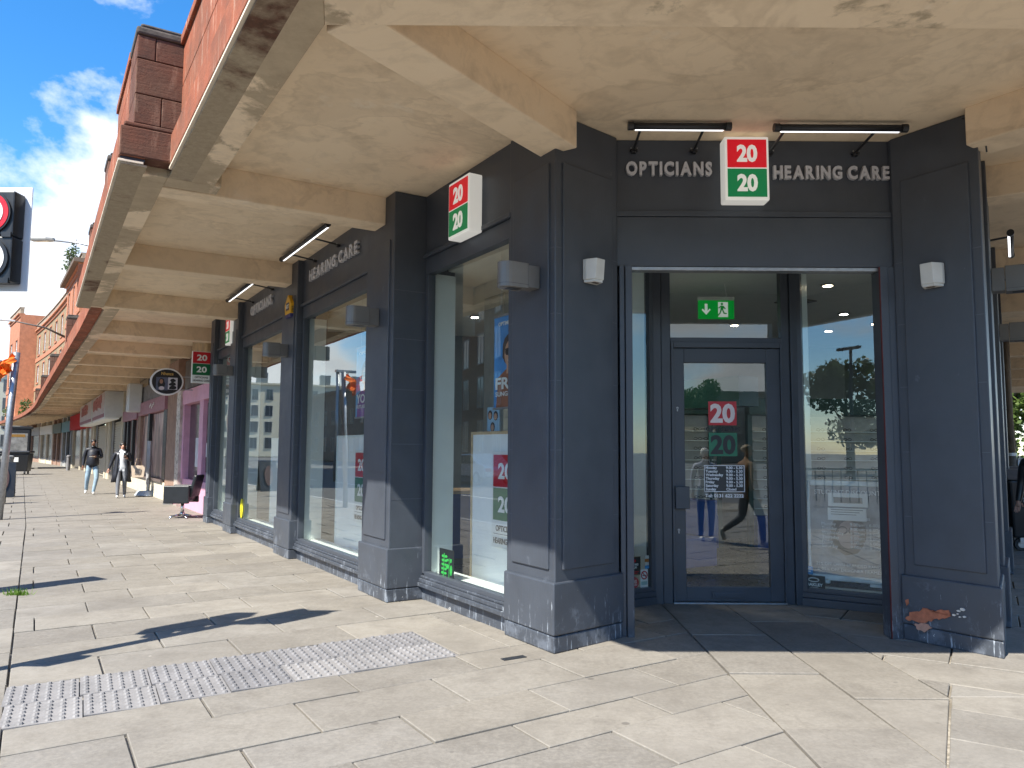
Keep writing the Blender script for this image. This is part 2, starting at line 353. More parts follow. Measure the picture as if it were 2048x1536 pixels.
# ================================================================== ground
def m_asphalt():
    t = NT('asphalt'); f = t.noise(90, 4, .7); b = t.noise(.6, 5, .6)
    c = t.mix(t.ramp(f, (.35, 0), (.7, 1)), (.075, .074, .075), (.125, .122, .120)); c = t.mix(t.math('MULTIPLY', t.ramp(b, (.45, 0), (.7, 1)), .4), c, (.145, .142, .137))
    t.bump(f, .4, .01); return t.fin(c, .85, 0, .3)
ASPH = m_asphalt()
g = MB().add([(-400, -400, -.125), (400, -400, -.125), (400, 500, -.125), (-400, 500, -.125)], [(0, 1, 2, 3)]).build('road', ASPH); props(g, kind='structure')

def clip(poly, a, b):                               # keep the part left of a->b
    out = []
    d = lambda p: (b[0]-a[0])*(p[1]-a[1])-(b[1]-a[1])*(p[0]-a[0])
    for p, q in zip(poly, poly[1:]+poly[:1]):
        dp, dq = d(p), d(q)
        if dp >= 0: out.append(p)
        if (dp > 0 > dq) or (dp < 0 < dq):
            k = dp/(dp-dq); out.append((p[0]+k*(q[0]-p[0]), p[1]+k*(q[1]-p[1])))
    return out
def area(p): return .5*sum(a[0]*b[1]-b[0]*a[1] for a, b in zip(p, p[1:]+p[:1]))
def inset(poly, d):
    if area(poly) < 0: poly = poly[::-1]
    out = poly
    for a, b in zip(poly, poly[1:]+poly[:1]):
        l = math.hypot(b[0]-a[0], b[1]-a[1])
        if l < 1e-6: continue
        nx, ny = -(b[1]-a[1])/l*d, (b[0]-a[0])/l*d
        out = clip(out, (a[0]+nx, a[1]+ny), (b[0]+nx, b[1]+ny))
        if len(out) < 3: return []
    return out
def clean(p):
    o = []
    for q in p:
        if not o or math.hypot(q[0]-o[-1][0], q[1]-o[-1][1]) > .004: o.append(q)
    if len(o) > 1 and math.hypot(o[0][0]-o[-1][0], o[0][1]-o[-1][1]) < .004: o.pop()
    return o
def bend(s): return .012*max(0, s-18)+.001*max(0, s-45)**2
def dbend(s): return (.012 if s > 18 else 0)+.002*max(0, s-45)
def wall_n(s): return -3.32+bend(s)                  # line of the shopfronts: straight, then a slow crescent
KERB = 1.25
def kerb_n(s): return KERB+bend(s)
outer = [LP(s, kerb_n(s)).xy[:] for s in [118, 105, 92, 80, 70, 60, 50, 40, 30, 12, 2, -6]] + [(3.0, -9.5), (13.5, -3.5)] + [RP(6.5, t).xy[:] for t in (4, 60, 120)]  # unseen footway behind the camera extended to bounce light up to the soffit
inner_ = [RP(-1, 120).xy[:], RP(-1, 6).xy[:], (2, 9)] + [LP(s, wall_n(s)-1.5).xy[:] for s in (12, 30, 50, 70, 90, 105, 118)]
pv = MB(); n = len(outer)
bm = bmesh.new(); fv = [bm.verts.new((p[0], p[1], -.022)) for p in outer+inner_]; fc = bm.faces.new(fv); bmesh.ops.triangulate(bm, faces=[fc])
me = bpy.data.meshes.new('pavement'); bm.to_mesh(me); bm.free(); pavement = link('pavement', me, BED); props(pavement, kind='structure')
# kerb stones along the street
KERBM = plain('kerb_granite', (.30, .29, .275), .8, var=.2, scale=9, bump=.3)
kb = MB(); cut = 0
for i, s in enumerate([-6+k*.915 for k in range(131)]):
    s1 = s+.905; a, b_ = LP(s, kerb_n(s)), LP(s1, kerb_n(s1)); a2, b2 = LP(s, kerb_n(s)-.15), LP(s1, kerb_n(s1)-.15)
    m_ = MB().prism([a.xy[:], b_.xy[:], b2.xy[:], a2.xy[:]], -.13, .004)
    if s < 30: o = m_.build('kerb_stone', KERBM, pavement, bevel=.008, seg=1)
    else: kb.add(m_.v, m_.f)
o = kb.build('kerb_run', KERBM, pavement); props(o, kind='stuff')

slabs = []                                           # (polygon, kind)
def field_rows(rows, joints0, step, n0, n1, conv, cond=None, keep=None, skew=.0):
    for i in range(len(rows)-1):
        s0, s1 = rows[i], rows[i+1]
        off = joints0 + (step/2 if i % 2 else 0) + random.uniform(-.03, .03)
        k = n0
        cuts = [n0]; x = off
        while x > n0: x -= step
        x += step
        while x < n1:
            if x-cuts[-1] > .12 and n1-x > .12: cuts.append(x+random.uniform(-.02, .02))
            x += step
        cuts.append(n1)
        for a, b in zip(cuts, cuts[1:]):
            sk = lambda n: -skew*n
            q = [conv(s0+sk(a), a), conv(s0+sk(b), b), conv(s1+sk(b), b), conv(s1+sk(a), a)]
            slabs.append([tuple(p) for p in q])
X1, X2, X3 = 1.48, 2.105, 2.70
L9a, L9b = (2.72, 4.93), (1.45, 2.73)
def convL(s, n): return LP(s, n).xy[:]
tac_n = [.09-.403*k for k in range(8)]               # tactile tiles: 7 across the footway, 2 rows
T0, T1 = 5.05, 5.90
def left_field():
    rows = [-7.0, -6.4, -5.8, -5.2, -4.65, -4.1, -3.5, -2.9, -2.35, -1.78, -1.2, -.62, -.05, .53, 1.1, 1.68, 2.22, 2.75, 3.27, 3.64, 4.10, 4.64, T0]  # first rows lie unseen behind the camera, added as bounce for the soffit
    b0 = len(slabs)
    field_rows(rows, -.48, .89, -6.6, .075, convL, skew=.045)
    # beyond the tactile strip
    rows = [T1]; s = T1
    while s < 112: s += random.choice((.545, .575, .585)); rows.append(s)
    field_rows(rows, -.48, .895, -5.8, .075, convL, skew=.045)
    field_rows([-6.6+.9*k for k in range(132)], .66, .6, .075, KERB-.16, convL)
    # the short remainder between the tactile strip and the shop front
    for a, b in ((tac_n[7], tac_n[7]-.44), (tac_n[7]-.44, tac_n[7]-.9), (tac_n[7]-.9, tac_n[7]-1.9), (tac_n[7]-1.9, tac_n[7]-2.8), (tac_n[7]-2.8, tac_n[7]-3.7)):
        slabs.append([convL(T0-.045*a, a), convL(T0-.045*b, b), convL(T1-.045*b, b), convL(T1-.045*a, a)])
    out = []
    for q in slabs[b0:]:
        if area(q) < 0: q = q[::-1]
        cs = sum(Vector((p[0], p[1], 0)).dot(dL) for p in q)/4
        if cs > 17:                                  # follow the crescent
            q = [tuple((Vector((p[0], p[1], 0))+nL*bend(Vector((p[0], p[1], 0)).dot(dL))).xy) for p in q]
            if min(Vector((p[0], p[1], 0)).dot(nL) for p in q) < wall_n(cs)-.9: continue
        else:
            q = clip(q, (X1, 3.9), (X1, 9)); q = clip(q, (2.72-1.25, -5), (X1, 3.9)) if q else q
            q = clip(q, L9b, L9a) if q and min(p[1] for p in q) < 3.9 else q
        if q and len(q) >= 3 and abs(area(q)) > .003: out.append(q)
    slabs[b0:] = out
left_field()
for x0, x1, ys in ((X1, X2, [3.05, 4.36, 5.40, 6.49, 7.95]), (X2, X3, [3.6, 4.88, 5.95, 7.0, 7.95])):
    for y0, y1 in zip(ys, ys[1:]):
        q = [(x0, y0), (x1, y0), (x1, y1), (x0, y1)]
        q = clip(q, L9a, L9b) if False else clip(q, L9b, L9a)
        if q and abs(area(q)) > .003: slabs.append(q)
# mirrored field towards the side street
b0 = len(slabs)
MX = 2.1
def convM(s, n): p = LP(s, n); return (2*MX-p.x, p.y)
field_rows([-2.5+.56*k for k in range(30)], -.3, .89, -6.2, 3.6, convM, skew=.02)
field_rows([14.3+.56*k for k in range(60)], -.3, .89, -4.9, 3.6, convM, skew=.02)
out = []
for q in slabs[b0:]:
    if area(q) < 0: q = q[::-1]
    for h in (clip(clip(q, (0, 4.93), (9, 4.93)), (X3, 9), (X3, 0)), clip(clip(q, (9, 4.93), (0, 4.93)), L9a, L9b)):
        if h and len(h) >= 3 and abs(area(h)) > .003: out.append(h)
slabs[b0:] = out
# keep what lies on the footway; the 290 that show largest get to be objects
def shows(q):
    cx = sum(p[0] for p in q)/len(q); cy = sum(p[1] for p in q)/len(q)
    if cy < 2.6 or abs(cx)/cy > .74: return 0
    return abs(area(q))/(cx*cx+cy*cy)**1.5
slabs.sort(key=shows, reverse=True)
rest = MB(); cnt = 0
for q in slabs:
    q = clean(inset(clean(q), random.uniform(.004, .0095)))
    if len(q) < 3 or abs(area(q)) < .0015: continue
    z = random.uniform(-.004, .004)
    tp = clean(inset(q, .004)); 
    if len(tp) != len(q): tp = None
    m_ = MB().prism(q, -.045, z-.003)
    if tp and area(q) > 0:
        k = len(q); m_ = MB().add([(p[0], p[1], -.045) for p in q]+[(p[0], p[1], z-.004) for p in q]+[(p[0], p[1], z) for p in tp],
            [tuple(range(2*k, 3*k))]+[(i, (i+1) % k, k+(i+1) % k, k+i) for i in range(k)]+[(k+i, k+(i+1) % k, 2*k+(i+1) % k, 2*k+i) for i in range(k)])
    if cnt < 290 and shows(q) > 0:
        c = (sum(p[0] for p in q)/len(q), sum(p[1] for p in q)/len(q))
        me = m_.mesh('paving_slab', Matrix.Translation((-c[0], -c[1], 0))); link('paving_slab', me, SLAB, pavement, Matrix.Translation((c[0], c[1], 0))); cnt += 1
    else: rest.add(m_.v, m_.f)
o = rest.build('paving_slab_field', SLAB, pavement, fix=False); props(o, kind='stuff')
# tactile tiles: a shallow block with 6 x 6 blisters, one mesh shared by all
tw, tl = .395, (T1-T0)/2-.008
tm = MB(); q = [(-tw/2, -tl/2), (tw/2, -tl/2), (tw/2, tl/2), (-tw/2, tl/2)]
tm.prism(q, -.045, 0, None)
for i in range(6):
    for j in range(6):
        cx, cy = -tw/2+tw*(i+.5)/6, -tl/2+tl*(j+.5)/6; b = len(tm.v)
        for r_, z_ in ((.018, .0002), (.012, .0115)):
            for k in range(7): tm.v.append((cx+r_*math.cos(k*2*math.pi/7), cy+r_*math.sin(k*2*math.pi/7), z_))
        tm.f += [(b+k, b+(k+1) % 7, b+7+(k+1) % 7, b+7+k) for k in range(7)]+[tuple(b+7+k for k in range(7))]
tme = tm.mesh('tactile_tile'); tme.materials.append(TACT)
for i in range(7):
    for j in range(2):
        nn = (tac_n[i]+tac_n[i+1])/2; ss = T0+(T1-T0)*(j+.5)/2-.045*nn; p = LP(ss, nn)
        link('tactile_tile', tme, None, pavement, Matrix.Translation((p.x, p.y, random.uniform(-.002, .002))) @ Matrix.Rotation(math.atan2(nL.y, nL.x)+math.pi-.045, 4, 'Z'))
# small iron cover by the corner pier
o = MB().prism([LP(*q).xy[:] for q in ((4.86, -2.93), (4.92, -2.93), (4.92, -3.12), (4.86, -3.12))], -.04, .006).build('drain_cover', DARK, pavement, bevel=.003)
# painted road markings seen in the window reflections
RM = plain('road_paint', (.62, .62, .60), .7, var=.2, scale=9)
for k in range(16):
    s = 4+k*6.0; a = [LP(s, 6.2).xy[:], LP(s+3, 6.2).xy[:], LP(s+3, 6.32).xy[:], LP(s, 6.32).xy[:]]
    props(MB().prism(a, -.124, -.119).build('lane_marking', RM), kind='structure')
# ================================================================== the corner building
B = thing('optician_shop', 'navy painted corner optician shop under a cream canopy with red sandstone parapet', 'shop', LP(7, -3.38), ROT_L)
def bl(mb, name, mat, parent=None, **k): return mb.build(name, mat, parent or B, xf=ML, **k)     # authored in (s, n, z)
def bw(mb, name, mat, parent=None, **k): return mb.build(name, mat, parent or B, xf=I4, **k)     # authored in world x, y, z
def br(mb, name, mat, parent=None, **k): return mb.build(name, mat, parent or B, xf=MR, **k)     # authored in (m, t, z)
SOF, BEAM, EDGE_T = 4.15, 3.85, 4.17
N1, N2, NP = -3.38, -3.11, -3.03                    # wall of bay 1, wall of the other bays, front of the pilasters

JOINTM = plain('paint_joint', (.095, .108, .13), .5)
# --- pilasters on the long front
def pilaster(s0, s1, nf, nb):
    o = bl(MB().box(s0, s1, nb-.35, nf, .50, SOF-.003), 'pilaster', NAVYW, bevel=.008)
    bl(MB().box(s0-.015, s1+.02, nb-.30, nf+.022, 0, .125).box(s0-.018, s1+.024, nb-.30, nf+.026, .128, .52), 'plinth_block', NAVYW, o, bevel=.01)
    bl(MB().box(s0+.09, s1-.07, nf-.01, nf+.014, .60, 3.66), 'raised_panel', NAVYW, o, bevel=.006)
    for z in (1.0, 1.55, 2.1, 2.62, 3.12): bl(MB().box(s0-.0025, s0+.004, nb-.2, nf-.012, z, z+.006), 'joint', JOINTM, o)
    return o
pilaster(7.26, 8.02, NP, N1)
pilaster(10.72, 11.48, NP, N2-.02)
pilaster(14.42, 15.05, NP, N2-.02)
pilaster(16.62, 17.0, NP, N2-.02)

# --- shop windows
def window(s0, s1, n, z0=.26, z1=3.31, head=3.48):
    w = bl(MB().box(s0, s1, n-.09, n-.005, z1, head).box(s0, s0+.06, n-.09, n-.005, z0, z1).box(s1-.06, s1, n-.09, n-.005, z0, z1).box(s0+.06, s1-.06, n-.09, n-.005, z0-.02, z0+.02), 'window', NAVY, bevel=.004)
    bl(MB().add([(s0+.04, n-.05, z0), (s1-.04, n-.05, z0), (s1-.04, n-.05, z1+.02), (s0+.04, n-.05, z1+.02)], [(0, 1, 2, 3)]), 'pane', GLASS, w, fix=False)
    bl(MB().box(s0-.0, s1+.0, n-.12, n+.045, .135, .175).box(s0, s1, n-.12, n+.028, .177, .215).box(s0, s1, n-.12, n+.008, .217, .24), 'sill', NAVYW, w, bevel=.006)
    bl(MB().box(s0, s1, n-.3, n-.012, 0, .133), 'stall_riser', NAVYW, w)
    bl(MB().box(s0-.02, s0+.028, n-.34, n-.095, z0, z1+.02).box(s1-.028, s1+.02, n-.34, n-.095, z0, z1+.02).box(s0+.03, s1-.03, n-.34, n-.095, z0-.06, z0-.004), 'lining', WPAINT, w)
    bl(MB().box(s0-.01, s1+.01, n-.06, n+.03, head+.002, head+.045), 'head_moulding', NAVY, w, bevel=.008)
    return w
window(5.53, 7.255, N1); window(8.03, 10.715, N2); window(11.49, 14.415, N2); window(15.055, 16.615, N2)
# fascias over the windows
for s0, s1, n in ((5.53, 7.257, N1), (8.025, 10.715, N2), (11.485, 14.415, N2), (15.055, 16.615, N2)):
    f = bl(MB().box(s0, s1, n-.25, n-.004, 3.482, SOF-.003), 'fascia', NAVY)
# --- corner piers
def offs(poly, d): return inset(poly, -d) if False else [(p[0], p[1]) for p in poly]
C0, C1, C2 = LP(4.845, -3.355), LP(5.525, -3.355), Vector((.875, 6.375, 0))
def pier(poly, face_pairs, name='corner_pier'):
    P = [Vector((p[0], p[1], 0)) for p in poly]; cen = sum(P, Vector())/len(P)
    o = bw(MB().prism([p.xy[:] for p in P], .5, SOF-.003), name, NAVYW, bevel=.01)
    big = [(p+(p-cen).normalized()*.035).xy[:] for p in P]; big2 = [(p+(p-cen).normalized()*.028).xy[:] for p in P]
    bw(MB().prism(big, .128, .515).prism(big2, 0, .125), 'plinth_block', NAVYW, o, bevel=.012)
    for a, b in face_pairs:
        a, b = P[a], P[b]; d = (b-a); l = d.length; d.normalize(); nn = Vector((d.y, -d.x, 0))
        if nn.dot((a+b)/2-cen) < 0: nn = -nn
        q = [a+d*.075-nn*.01, b-d*.075-nn*.01, b-d*.075+nn*.016, a+d*.075+nn*.016]
        bw(MB().prism([v.xy[:] for v in q], .60, 3.76), 'raised_panel', NAVYW, o, bevel=.008)
        for z in (.98, 1.5, 2.03, 2.55, 3.07):
            q = [a+d*.012-nn*.004, b-d*.012-nn*.004, b-d*.012+nn*.0012, a+d*.012+nn*.0012]
            bw(MB().prism([v.xy[:] for v in q], z, z+.005), 'joint', JOINTM, o)
    return o
pier([C0.xy[:], C1.xy[:], LP(5.525, -3.9).xy[:], (C2.x+.02, C2.y+.25), C2.xy[:]], [(0, 1), (4, 0)])
D0, D2 = Vector((3.59, 5.81, 0)), Vector((3.20, 6.385, 0))
pier_r = pier([D0.xy[:], D2.xy[:], (D2.x-.02, D2.y+.3), RP(-.45, .75).xy[:], RP(.0, .75).xy[:]], [(0, 1)])
# paint lost from the plinth of the right-hand pier: bare red render under it
PEEL = plain('bare_terracotta_render', (.43, .145, .075), .9, var=.22, scale=25, bump=.4); PEELW = plain('chipped_plaster', (.66, .62, .56), .9, var=.1)
d = (D0-D2).normalized(); nn = Vector((d.y, -d.x, 0)); nn = nn if nn.y < 0 else -nn
def on_pier(pts, off): return [tuple(D2+d*(a-.03)+nn*(.036+off)+Vector((0, 0, z))) for a, z in pts]
def patch(pts, mat, name, off=.0):
    a = on_pier(pts, -.012+off); b = on_pier(pts, .0015+off); k = len(pts)
    bw(MB().add(a+b, [tuple(range(k)), tuple(range(2*k-1, k-1, -1))]+[(i, (i+1) % k, k+(i+1) % k, k+i) for i in range(k)]), name, mat, pier_r)
rp = random.Random(3)
def ragged(pts, j=.008, n=4):
    o = []
    for p, q in zip(pts, pts[1:]+pts[:1]):
        for k in range(n): t = k/n; o.append((p[0]+(q[0]-p[0])*t+rp.uniform(-j, j), p[1]+(q[1]-p[1])*t+rp.uniform(-j, j)*1.2))
    return o
patch(ragged([(.035, .17), (.09, .235), (.16, .25), (.175, .285), (.235, .255), (.31, .29), (.37, .285), (.385, .245), (.30, .215), (.22, .18), (.10, .155)]), PEEL, 'bare_patch')
patch(ragged([(.11, .145), (.21, .155), (.235, .13), (.18, .095), (.12, .105)], .006), plain('pale_render', (.50, .27, .19), .9, var=.2, scale=30), 'bare_patch')
patch(ragged([(.035, .31), (.06, .33), (.065, .29), (.045, .275)], .004, 2), PEEL, 'bare_patch')
for a, z, r_ in ((.45, .30, .016), (.475, .315, .02), (.44, .275, .009), (.49, .262, .012), (.455, .255, .01), (.41, .262, .014)):
    patch([(a+r_*math.cos(k*1.05)*rp.uniform(.6, 1.2), z+r_*.6*math.sin(k*1.05)*rp.uniform(.6, 1.2)) for k in range(6)], PEELW, 'paint_chip')

# --- entrance: frame posts, fascia boards, recess, door screen
FY = 6.43
ent = bw(MB().box(.862, 3.215, FY+.0, FY+.16, 3.53, SOF-.003), 'fascia', NAVY, bevel=.004)
bw(MB().box(.864, 3.213, FY-.022, FY+.12, 3.478, 3.527), 'fascia_rail', NAVY, ent, bevel=.006)
bw(MB().box(.864, 3.213, FY-.012, FY+.14, 3.05, 3.475), 'fascia_board', NAVY, ent, bevel=.004)
bw(MB().box(.97, 3.09, FY-.0, FY+.10, 3.018, 3.048), 'fascia_trim', STEEL, ent, bevel=.003)
for x0, x1 in ((.895, .938), (.943, 1.0)): bw(MB().box(x0, x1, FY-.045 if x1 > .95 else FY-.03, FY+.12, 0, 3.052), 'entrance_post', NAVYW, ent, bevel=.005)
for x0, x1 in ((3.078, 3.142), (3.147, 3.205)): bw(MB().box(x0, x1, FY-.045 if x1 < 3.145 else FY-.03, FY+.12, 0, 3.052), 'entrance_post', NAVYW, ent, bevel=.005)
bw(MB().box(3.0745, 3.0785, FY-.04, FY-.022, 0, 3.05), 'bare_edge', plain('oxide_red', (.13, .02, .018), .6), ent)
bw(MB().prism([(.9, FY+.16), (3.2, FY+.16), (3.9, 7.6), (2.9, 7.95), (1.4, 7.95), (.4, 7.6)], 3.36, 3.44), 'recess_ceiling', WPAINT, ent)
DY = 7.80
scr = bw(MB().box(1.418, 1.50, DY-.05, DY+.07, 0, 3.36).box(1.505, 1.60, DY-.03, DY+.07, 0, 3.36).box(2.72, 2.80, DY-.03, DY+.07, 0, 3.36).box(2.805, 2.875, DY-.05, DY+.07, 0, 3.36)
         .box(1.60, 2.72, DY-.03, DY+.07, 2.545, 2.645), 'door_screen', NAVY, bevel=.006)
bw(MB().add([(1.60, DY+.02, 2.64), (2.72, DY+.02, 2.64), (2.72, DY+.02, 3.36), (1.60, DY+.02, 3.36)], [(0, 1, 2, 3)]), 'transom_pane', GLASS, scr, fix=False)
bw(MB().box(1.60, 2.72, DY-.045, DY+.02, 0, .018), 'threshold', STEEL, scr, bevel=.004)
door = bw(MB().box(1.625, 1.735, DY-.02, DY+.035, .025, 2.535).box(2.565, 2.70, DY-.02, DY+.035, .025, 2.535).box(1.735, 2.565, DY-.02, DY+.035, 2.39, 2.535).box(1.735, 2.565, DY-.02, DY+.035, .025, .165), 'door', NAVY, bevel=.005)
bw(MB().add([(1.73, DY+.01, .16), (2.57, DY+.01, .16), (2.57, DY+.01, 2.395), (1.73, DY+.01, 2.395)], [(0, 1, 2, 3)]), 'door_pane', GLASS, door, fix=False)
bw(MB().box(1.60, 1.627, DY-.045, DY+.02, .02, 2.60).box(2.70, 2.72, DY-.045, DY+.02, .02, 2.60).box(1.627, 2.70, DY-.045, DY+.02, 2.54, 2.60), 'door_stop', NAVY, scr, bevel=.004)
bw(MB().box(1.622, 1.762, DY-.085, DY-.022, .93, 1.15), 'door_handle', NAVY, door, bevel=.006)
bw(MB().box(1.98, 2.31, DY-.032, DY-.018, .055, .125).box(2.005, 2.285, DY-.038, DY-.03, .072, .108), 'letter_plate', NAVY, door, bevel=.004)
for z in (1.93, .72): bw(MB().tube([(1.662, DY-.03, z), (1.662, DY-.015, z)], .012, 10).box(1.656, 1.668, DY-.03, DY-.018, z-.034, z), 'lock', STEEL, door)
# splayed side lights of the recess
def sidelight(xa, ya, xb, yb):
    a, b = Vector((xa, ya, 0)), Vector((xb, yb, 0)); d_ = (b-a).normalized(); n_ = Vector((d_.y, -d_.x, 0)); n_ = n_ if n_.y < 0 else -n_; l = (b-a).length
    def q(u0, u1, v0, v1): return [(a+d_*u+n_*v).xy[:] for u, v in ((u0, v0), (u1, v0), (u1, v1), (u0, v1))]
    w = bw(MB().prism(q(0, .05, -.05, .03), .13, 3.36).prism(q(l-.05, l, -.05, .03), .13, 3.36).prism(q(.05, l-.05, -.05, .03), .13, .17), 'side_light', NAVY, bevel=.004)
    pa, pb = a+d_*.04, b-d_*.04
    bw(MB().add([(pa.x, pa.y, .16), (pb.x, pb.y, .16), (pb.x, pb.y, 3.36), (pa.x, pa.y, 3.36)], [(0, 1, 2, 3)]), 'pane', GLASS, w, fix=False)
    bw(MB().prism(q(0, l, -.06, .05), 0, .075).prism(q(0, l, -.06, .035), .077, .128), 'sill', NAVY, w, bevel=.006)
    bw(MB().prism(q(.0, .05, -.30, -.052), .13, 3.36).prism(q(.05, l-.05, -.2, -.052), .10, .165), 'lining', WPAINT, w)
    return w
sidelight(1.41, DY-.02, .42, 7.20)
sidelight(2.88, DY-.02, 4.02, 7.06)

# --- side-street front (seen edge on): pilasters and wall
for t0, t1 in ((1.25, 1.95), (4.8, 5.5), (8.3, 9.0)):
    o = br(MB().box(-.35, .02, t0, t1, .5, SOF-.003), 'pilaster', NAVYW, bevel=.008); br(MB().box(-.3, .055, t0-.02, t1+.02, 0, .52), 'plinth_block', NAVYW, o, bevel=.01)
for t0, t1 in ((.76, 1.25), (1.95, 4.8), (5.5, 8.3), (9.0, 30)):
    br(MB().box(-.5, -.27, t0, t1, 3.48, SOF-.003), 'fascia', NAVY); br(MB().box(-.5, -.28, t0, t1, 0, .26), 'stall_riser', NAVY)
    br(MB().add([(-.33, t0, .26), (-.33, t1, .26), (-.33, t1, 3.48), (-.33, t0, 3.48)], [(0, 1, 2, 3)]), 'pane', GLASS, fix=False)

# --- canopy: ceiling, beams, edge strip, stone nosing and parapet
def frontx(y): return None
FYE, FYI = 3.35, 4.13                                # outer edge and inner edge of the strip over the entrance
def lx(n, y): return (n-nL.y*y)/nL.x                 # x on the line n = const of the long front at depth y
RE, RI = 2.5, 2.1
def rx(m, y): return PR0.x+(m-nR.y*(y-PR0.y))/nR.x
NA, NB, NC = -.86, -.47, -.75
SA, SB = 7.0, 14.85
ceil_poly = [LP(112, wall_n(112)-3).xy[:]]+[LP(s, wall_n(s)+2.5+.011*(min(s, 45)-15)).xy[:] for s in (112, 98, 85, 72, 60, 48, 30)]+[LP(SB, NC-.1).xy[:], LP(SB, NB-.1).xy[:], LP(SA, NB-.1).xy[:], LP(SA, NA-.1).xy[:], (lx(NA-.1, FYE+.1), FYE+.1), (rx(RE-.1, FYE+.1), FYE+.1), RP(RE-.1, 34).xy[:], RP(-8, 34).xy[:], LP(40, -14).xy[:]]
can = bw(MB().prism(ceil_poly, SOF, SOF+.012), 'canopy', SOFF)
# edge strips
def lbox(s0, s1, n0, n1, z0, z1): return MB().box(s0, s1, n0, n1, z0, z1)
strip = MB()
bw(MB().prism([LP(SA+.2, NA-.205).xy[:], LP(SA+.2, NA-.40).xy[:], (lx(NA-.40, FYI), FYI), (lx(NA-.205, FYE+.205), FYE+.205)], BEAM, SOF+.01), 'edge_strip', STRIP, can, bevel=.006)
strip.prism([(lx(NA-.205, FYE+.205), FYE+.205), (lx(NA-.40, FYI), FYI), (rx(RI, FYI), FYI), (rx(RE-.205, FYE+.205), FYE+.205)], BEAM, SOF+.01)
strip.prism([(rx(RE-.205, FYE+.205), FYE+.205), (rx(RI, FYI), FYI), RP(RI, 34).xy[:], RP(RE-.205, 34).xy[:]], BEAM, SOF+.01)
bw(strip, 'edge_strip', STRIP2, can, bevel=.006)
bl(lbox(SA+.2, SB-.2, NB-.40, NB-.205, BEAM, SOF+.01).box(SA+.2, SA+.45, NB-.85, NB-.40, BEAM, SOF+.01), 'edge_strip', STRIP, can, bevel=.006)
def far_edge(s): return wall_n(s)+2.63+.011*(min(s, 45)-15)
es = MB(); ss = [SB-.2, 18.5, 24, 30, 36, 42, 48, 54, 60, 66, 72, 78, 84, 90, 96, 102, 112]
for a, b in zip(ss, ss[1:]):
    es.prism([(a, far_edge(a)-.205), (b, far_edge(b)-.205), (b, far_edge(b)-.42), (a, far_edge(a)-.42)], BEAM, SOF+.01)
bl(es, 'edge_strip', STRIP, can)
# beams
def beam(s, nback, nfront): return bl(MB().box(s-.15, s+.15, nback, nfront, BEAM+.004, SOF+.006), 'beam', SOFF, can, bevel=.012)
for k in range(28):
    s = 7.66+3.5*k
    if s > 104: break
    nf = (NB if SA < s < SB else far_edge(s))-.38
    w0 = NP-.004 if s < 18 else wall_n(s)-.1
    beam(s, w0, nf)
def dbeam(p, q, w=.17):
    p, q = Vector((*p, 0)), Vector((*q, 0)); d_ = (q-p).normalized(); n_ = Vector((d_.y, -d_.x, 0))
    bw(MB().prism([(p+n_*w).xy[:], (q+n_*w).xy[:], (q-n_*w).xy[:], (p-n_*w).xy[:]], BEAM+.004, SOF+.006), 'beam', SOFF, can, bevel=.012)
dbeam((.36, 5.98), (-.93, 4.12)); dbeam((3.62, 5.88), (4.75, 4.22))
for t in (1.6, 5.15, 8.65, 12.2, 15.7, 19.2, 22.7, 26.2): br(MB().box(-.0, RI+.02, t-.15, t+.15, BEAM+.004, SOF+.006), 'beam', SOFF, can, bevel=.012)
# stone nosing in lengths, with a dark drip line and a pale bead under it
par = bw(MB().prism([(p[0], p[1]) for p in [(lx(NA-.3, FYE+.3), FYE+.3), (rx(RE-.3, FYE+.3), FYE+.3), RP(RE-.3, 34).xy[:], RP(RE-.5, 34).xy[:], (rx(RE-.5, FYE+.5), FYE+.5), (lx(NA-.5, FYE+.5), FYE+.5)]], SOF+.2, 5.02), 'parapet', RED)
def stones_l(s0, s1, n0, n1, z0, z1, L=1.17, mat=RED, name='stone', parent=None, bev=.008, curve=False):
    k = max(1, round((s1-s0)/L)); w = (s1-s0)/k
    for i in range(k):
        a, b = s0+i*w+.003, s0+(i+1)*w-.003
        if curve: bl(MB().prism([(a, far_edge(a)+n0), (b, far_edge(b)+n0), (b, far_edge(b)+n1), (a, far_edge(a)+n1)], z0, z1), name, mat, parent or par)
        else: bl(MB().box(a, b, n0, n1, z0, z1), name, mat, parent or par, bevel=bev)
sA0 = 3.2
def corner_stone(z0, z1, off, th, mat=RED):
    bw(MB().prism([(lx(NA-off, FYE+off), FYE+off), LP(4.55, NA-off).xy[:], LP(4.55, NA-off-th).xy[:], (lx(NA-off-th, FYE+off+th), FYE+off+th)], z0, z1), 'stone', mat, par, bevel=.006)
for z0, z1, off, th in ((3.915, EDGE_T, 0, .2), (EDGE_T+.004, 4.62, .075, .2), (4.626, 4.985, .075, .2), (4.99, 5.07, .045, .26)): corner_stone(z0, z1, off, th)
stones_l(4.553, SA, NA, NA-.2, 3.915, EDGE_T)
stones_l(SA, SB, NB, NB-.2, 3.915, EDGE_T, mat=RED)
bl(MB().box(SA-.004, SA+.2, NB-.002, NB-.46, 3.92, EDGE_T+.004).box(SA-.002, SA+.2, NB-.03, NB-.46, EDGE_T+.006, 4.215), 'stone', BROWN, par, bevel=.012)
bl(MB().box(3.45, SA, NA-.012, NA-.2, 3.892, 3.913).box(SA+.02, SB, NB-.012, NB-.2, 3.892, 3.913), 'drip_groove', BLACK, par)
bl(MB().box(3.45, SA+.02, NA+.004, NA-.19, 3.868, 3.89).box(SA+.01, SB-.01, NB+.004, NB-.19, 3.868, 3.89), 'pale_bead', plain('pale_bead', (.70, .60, .47), .8, var=.1), par, bevel=.004)
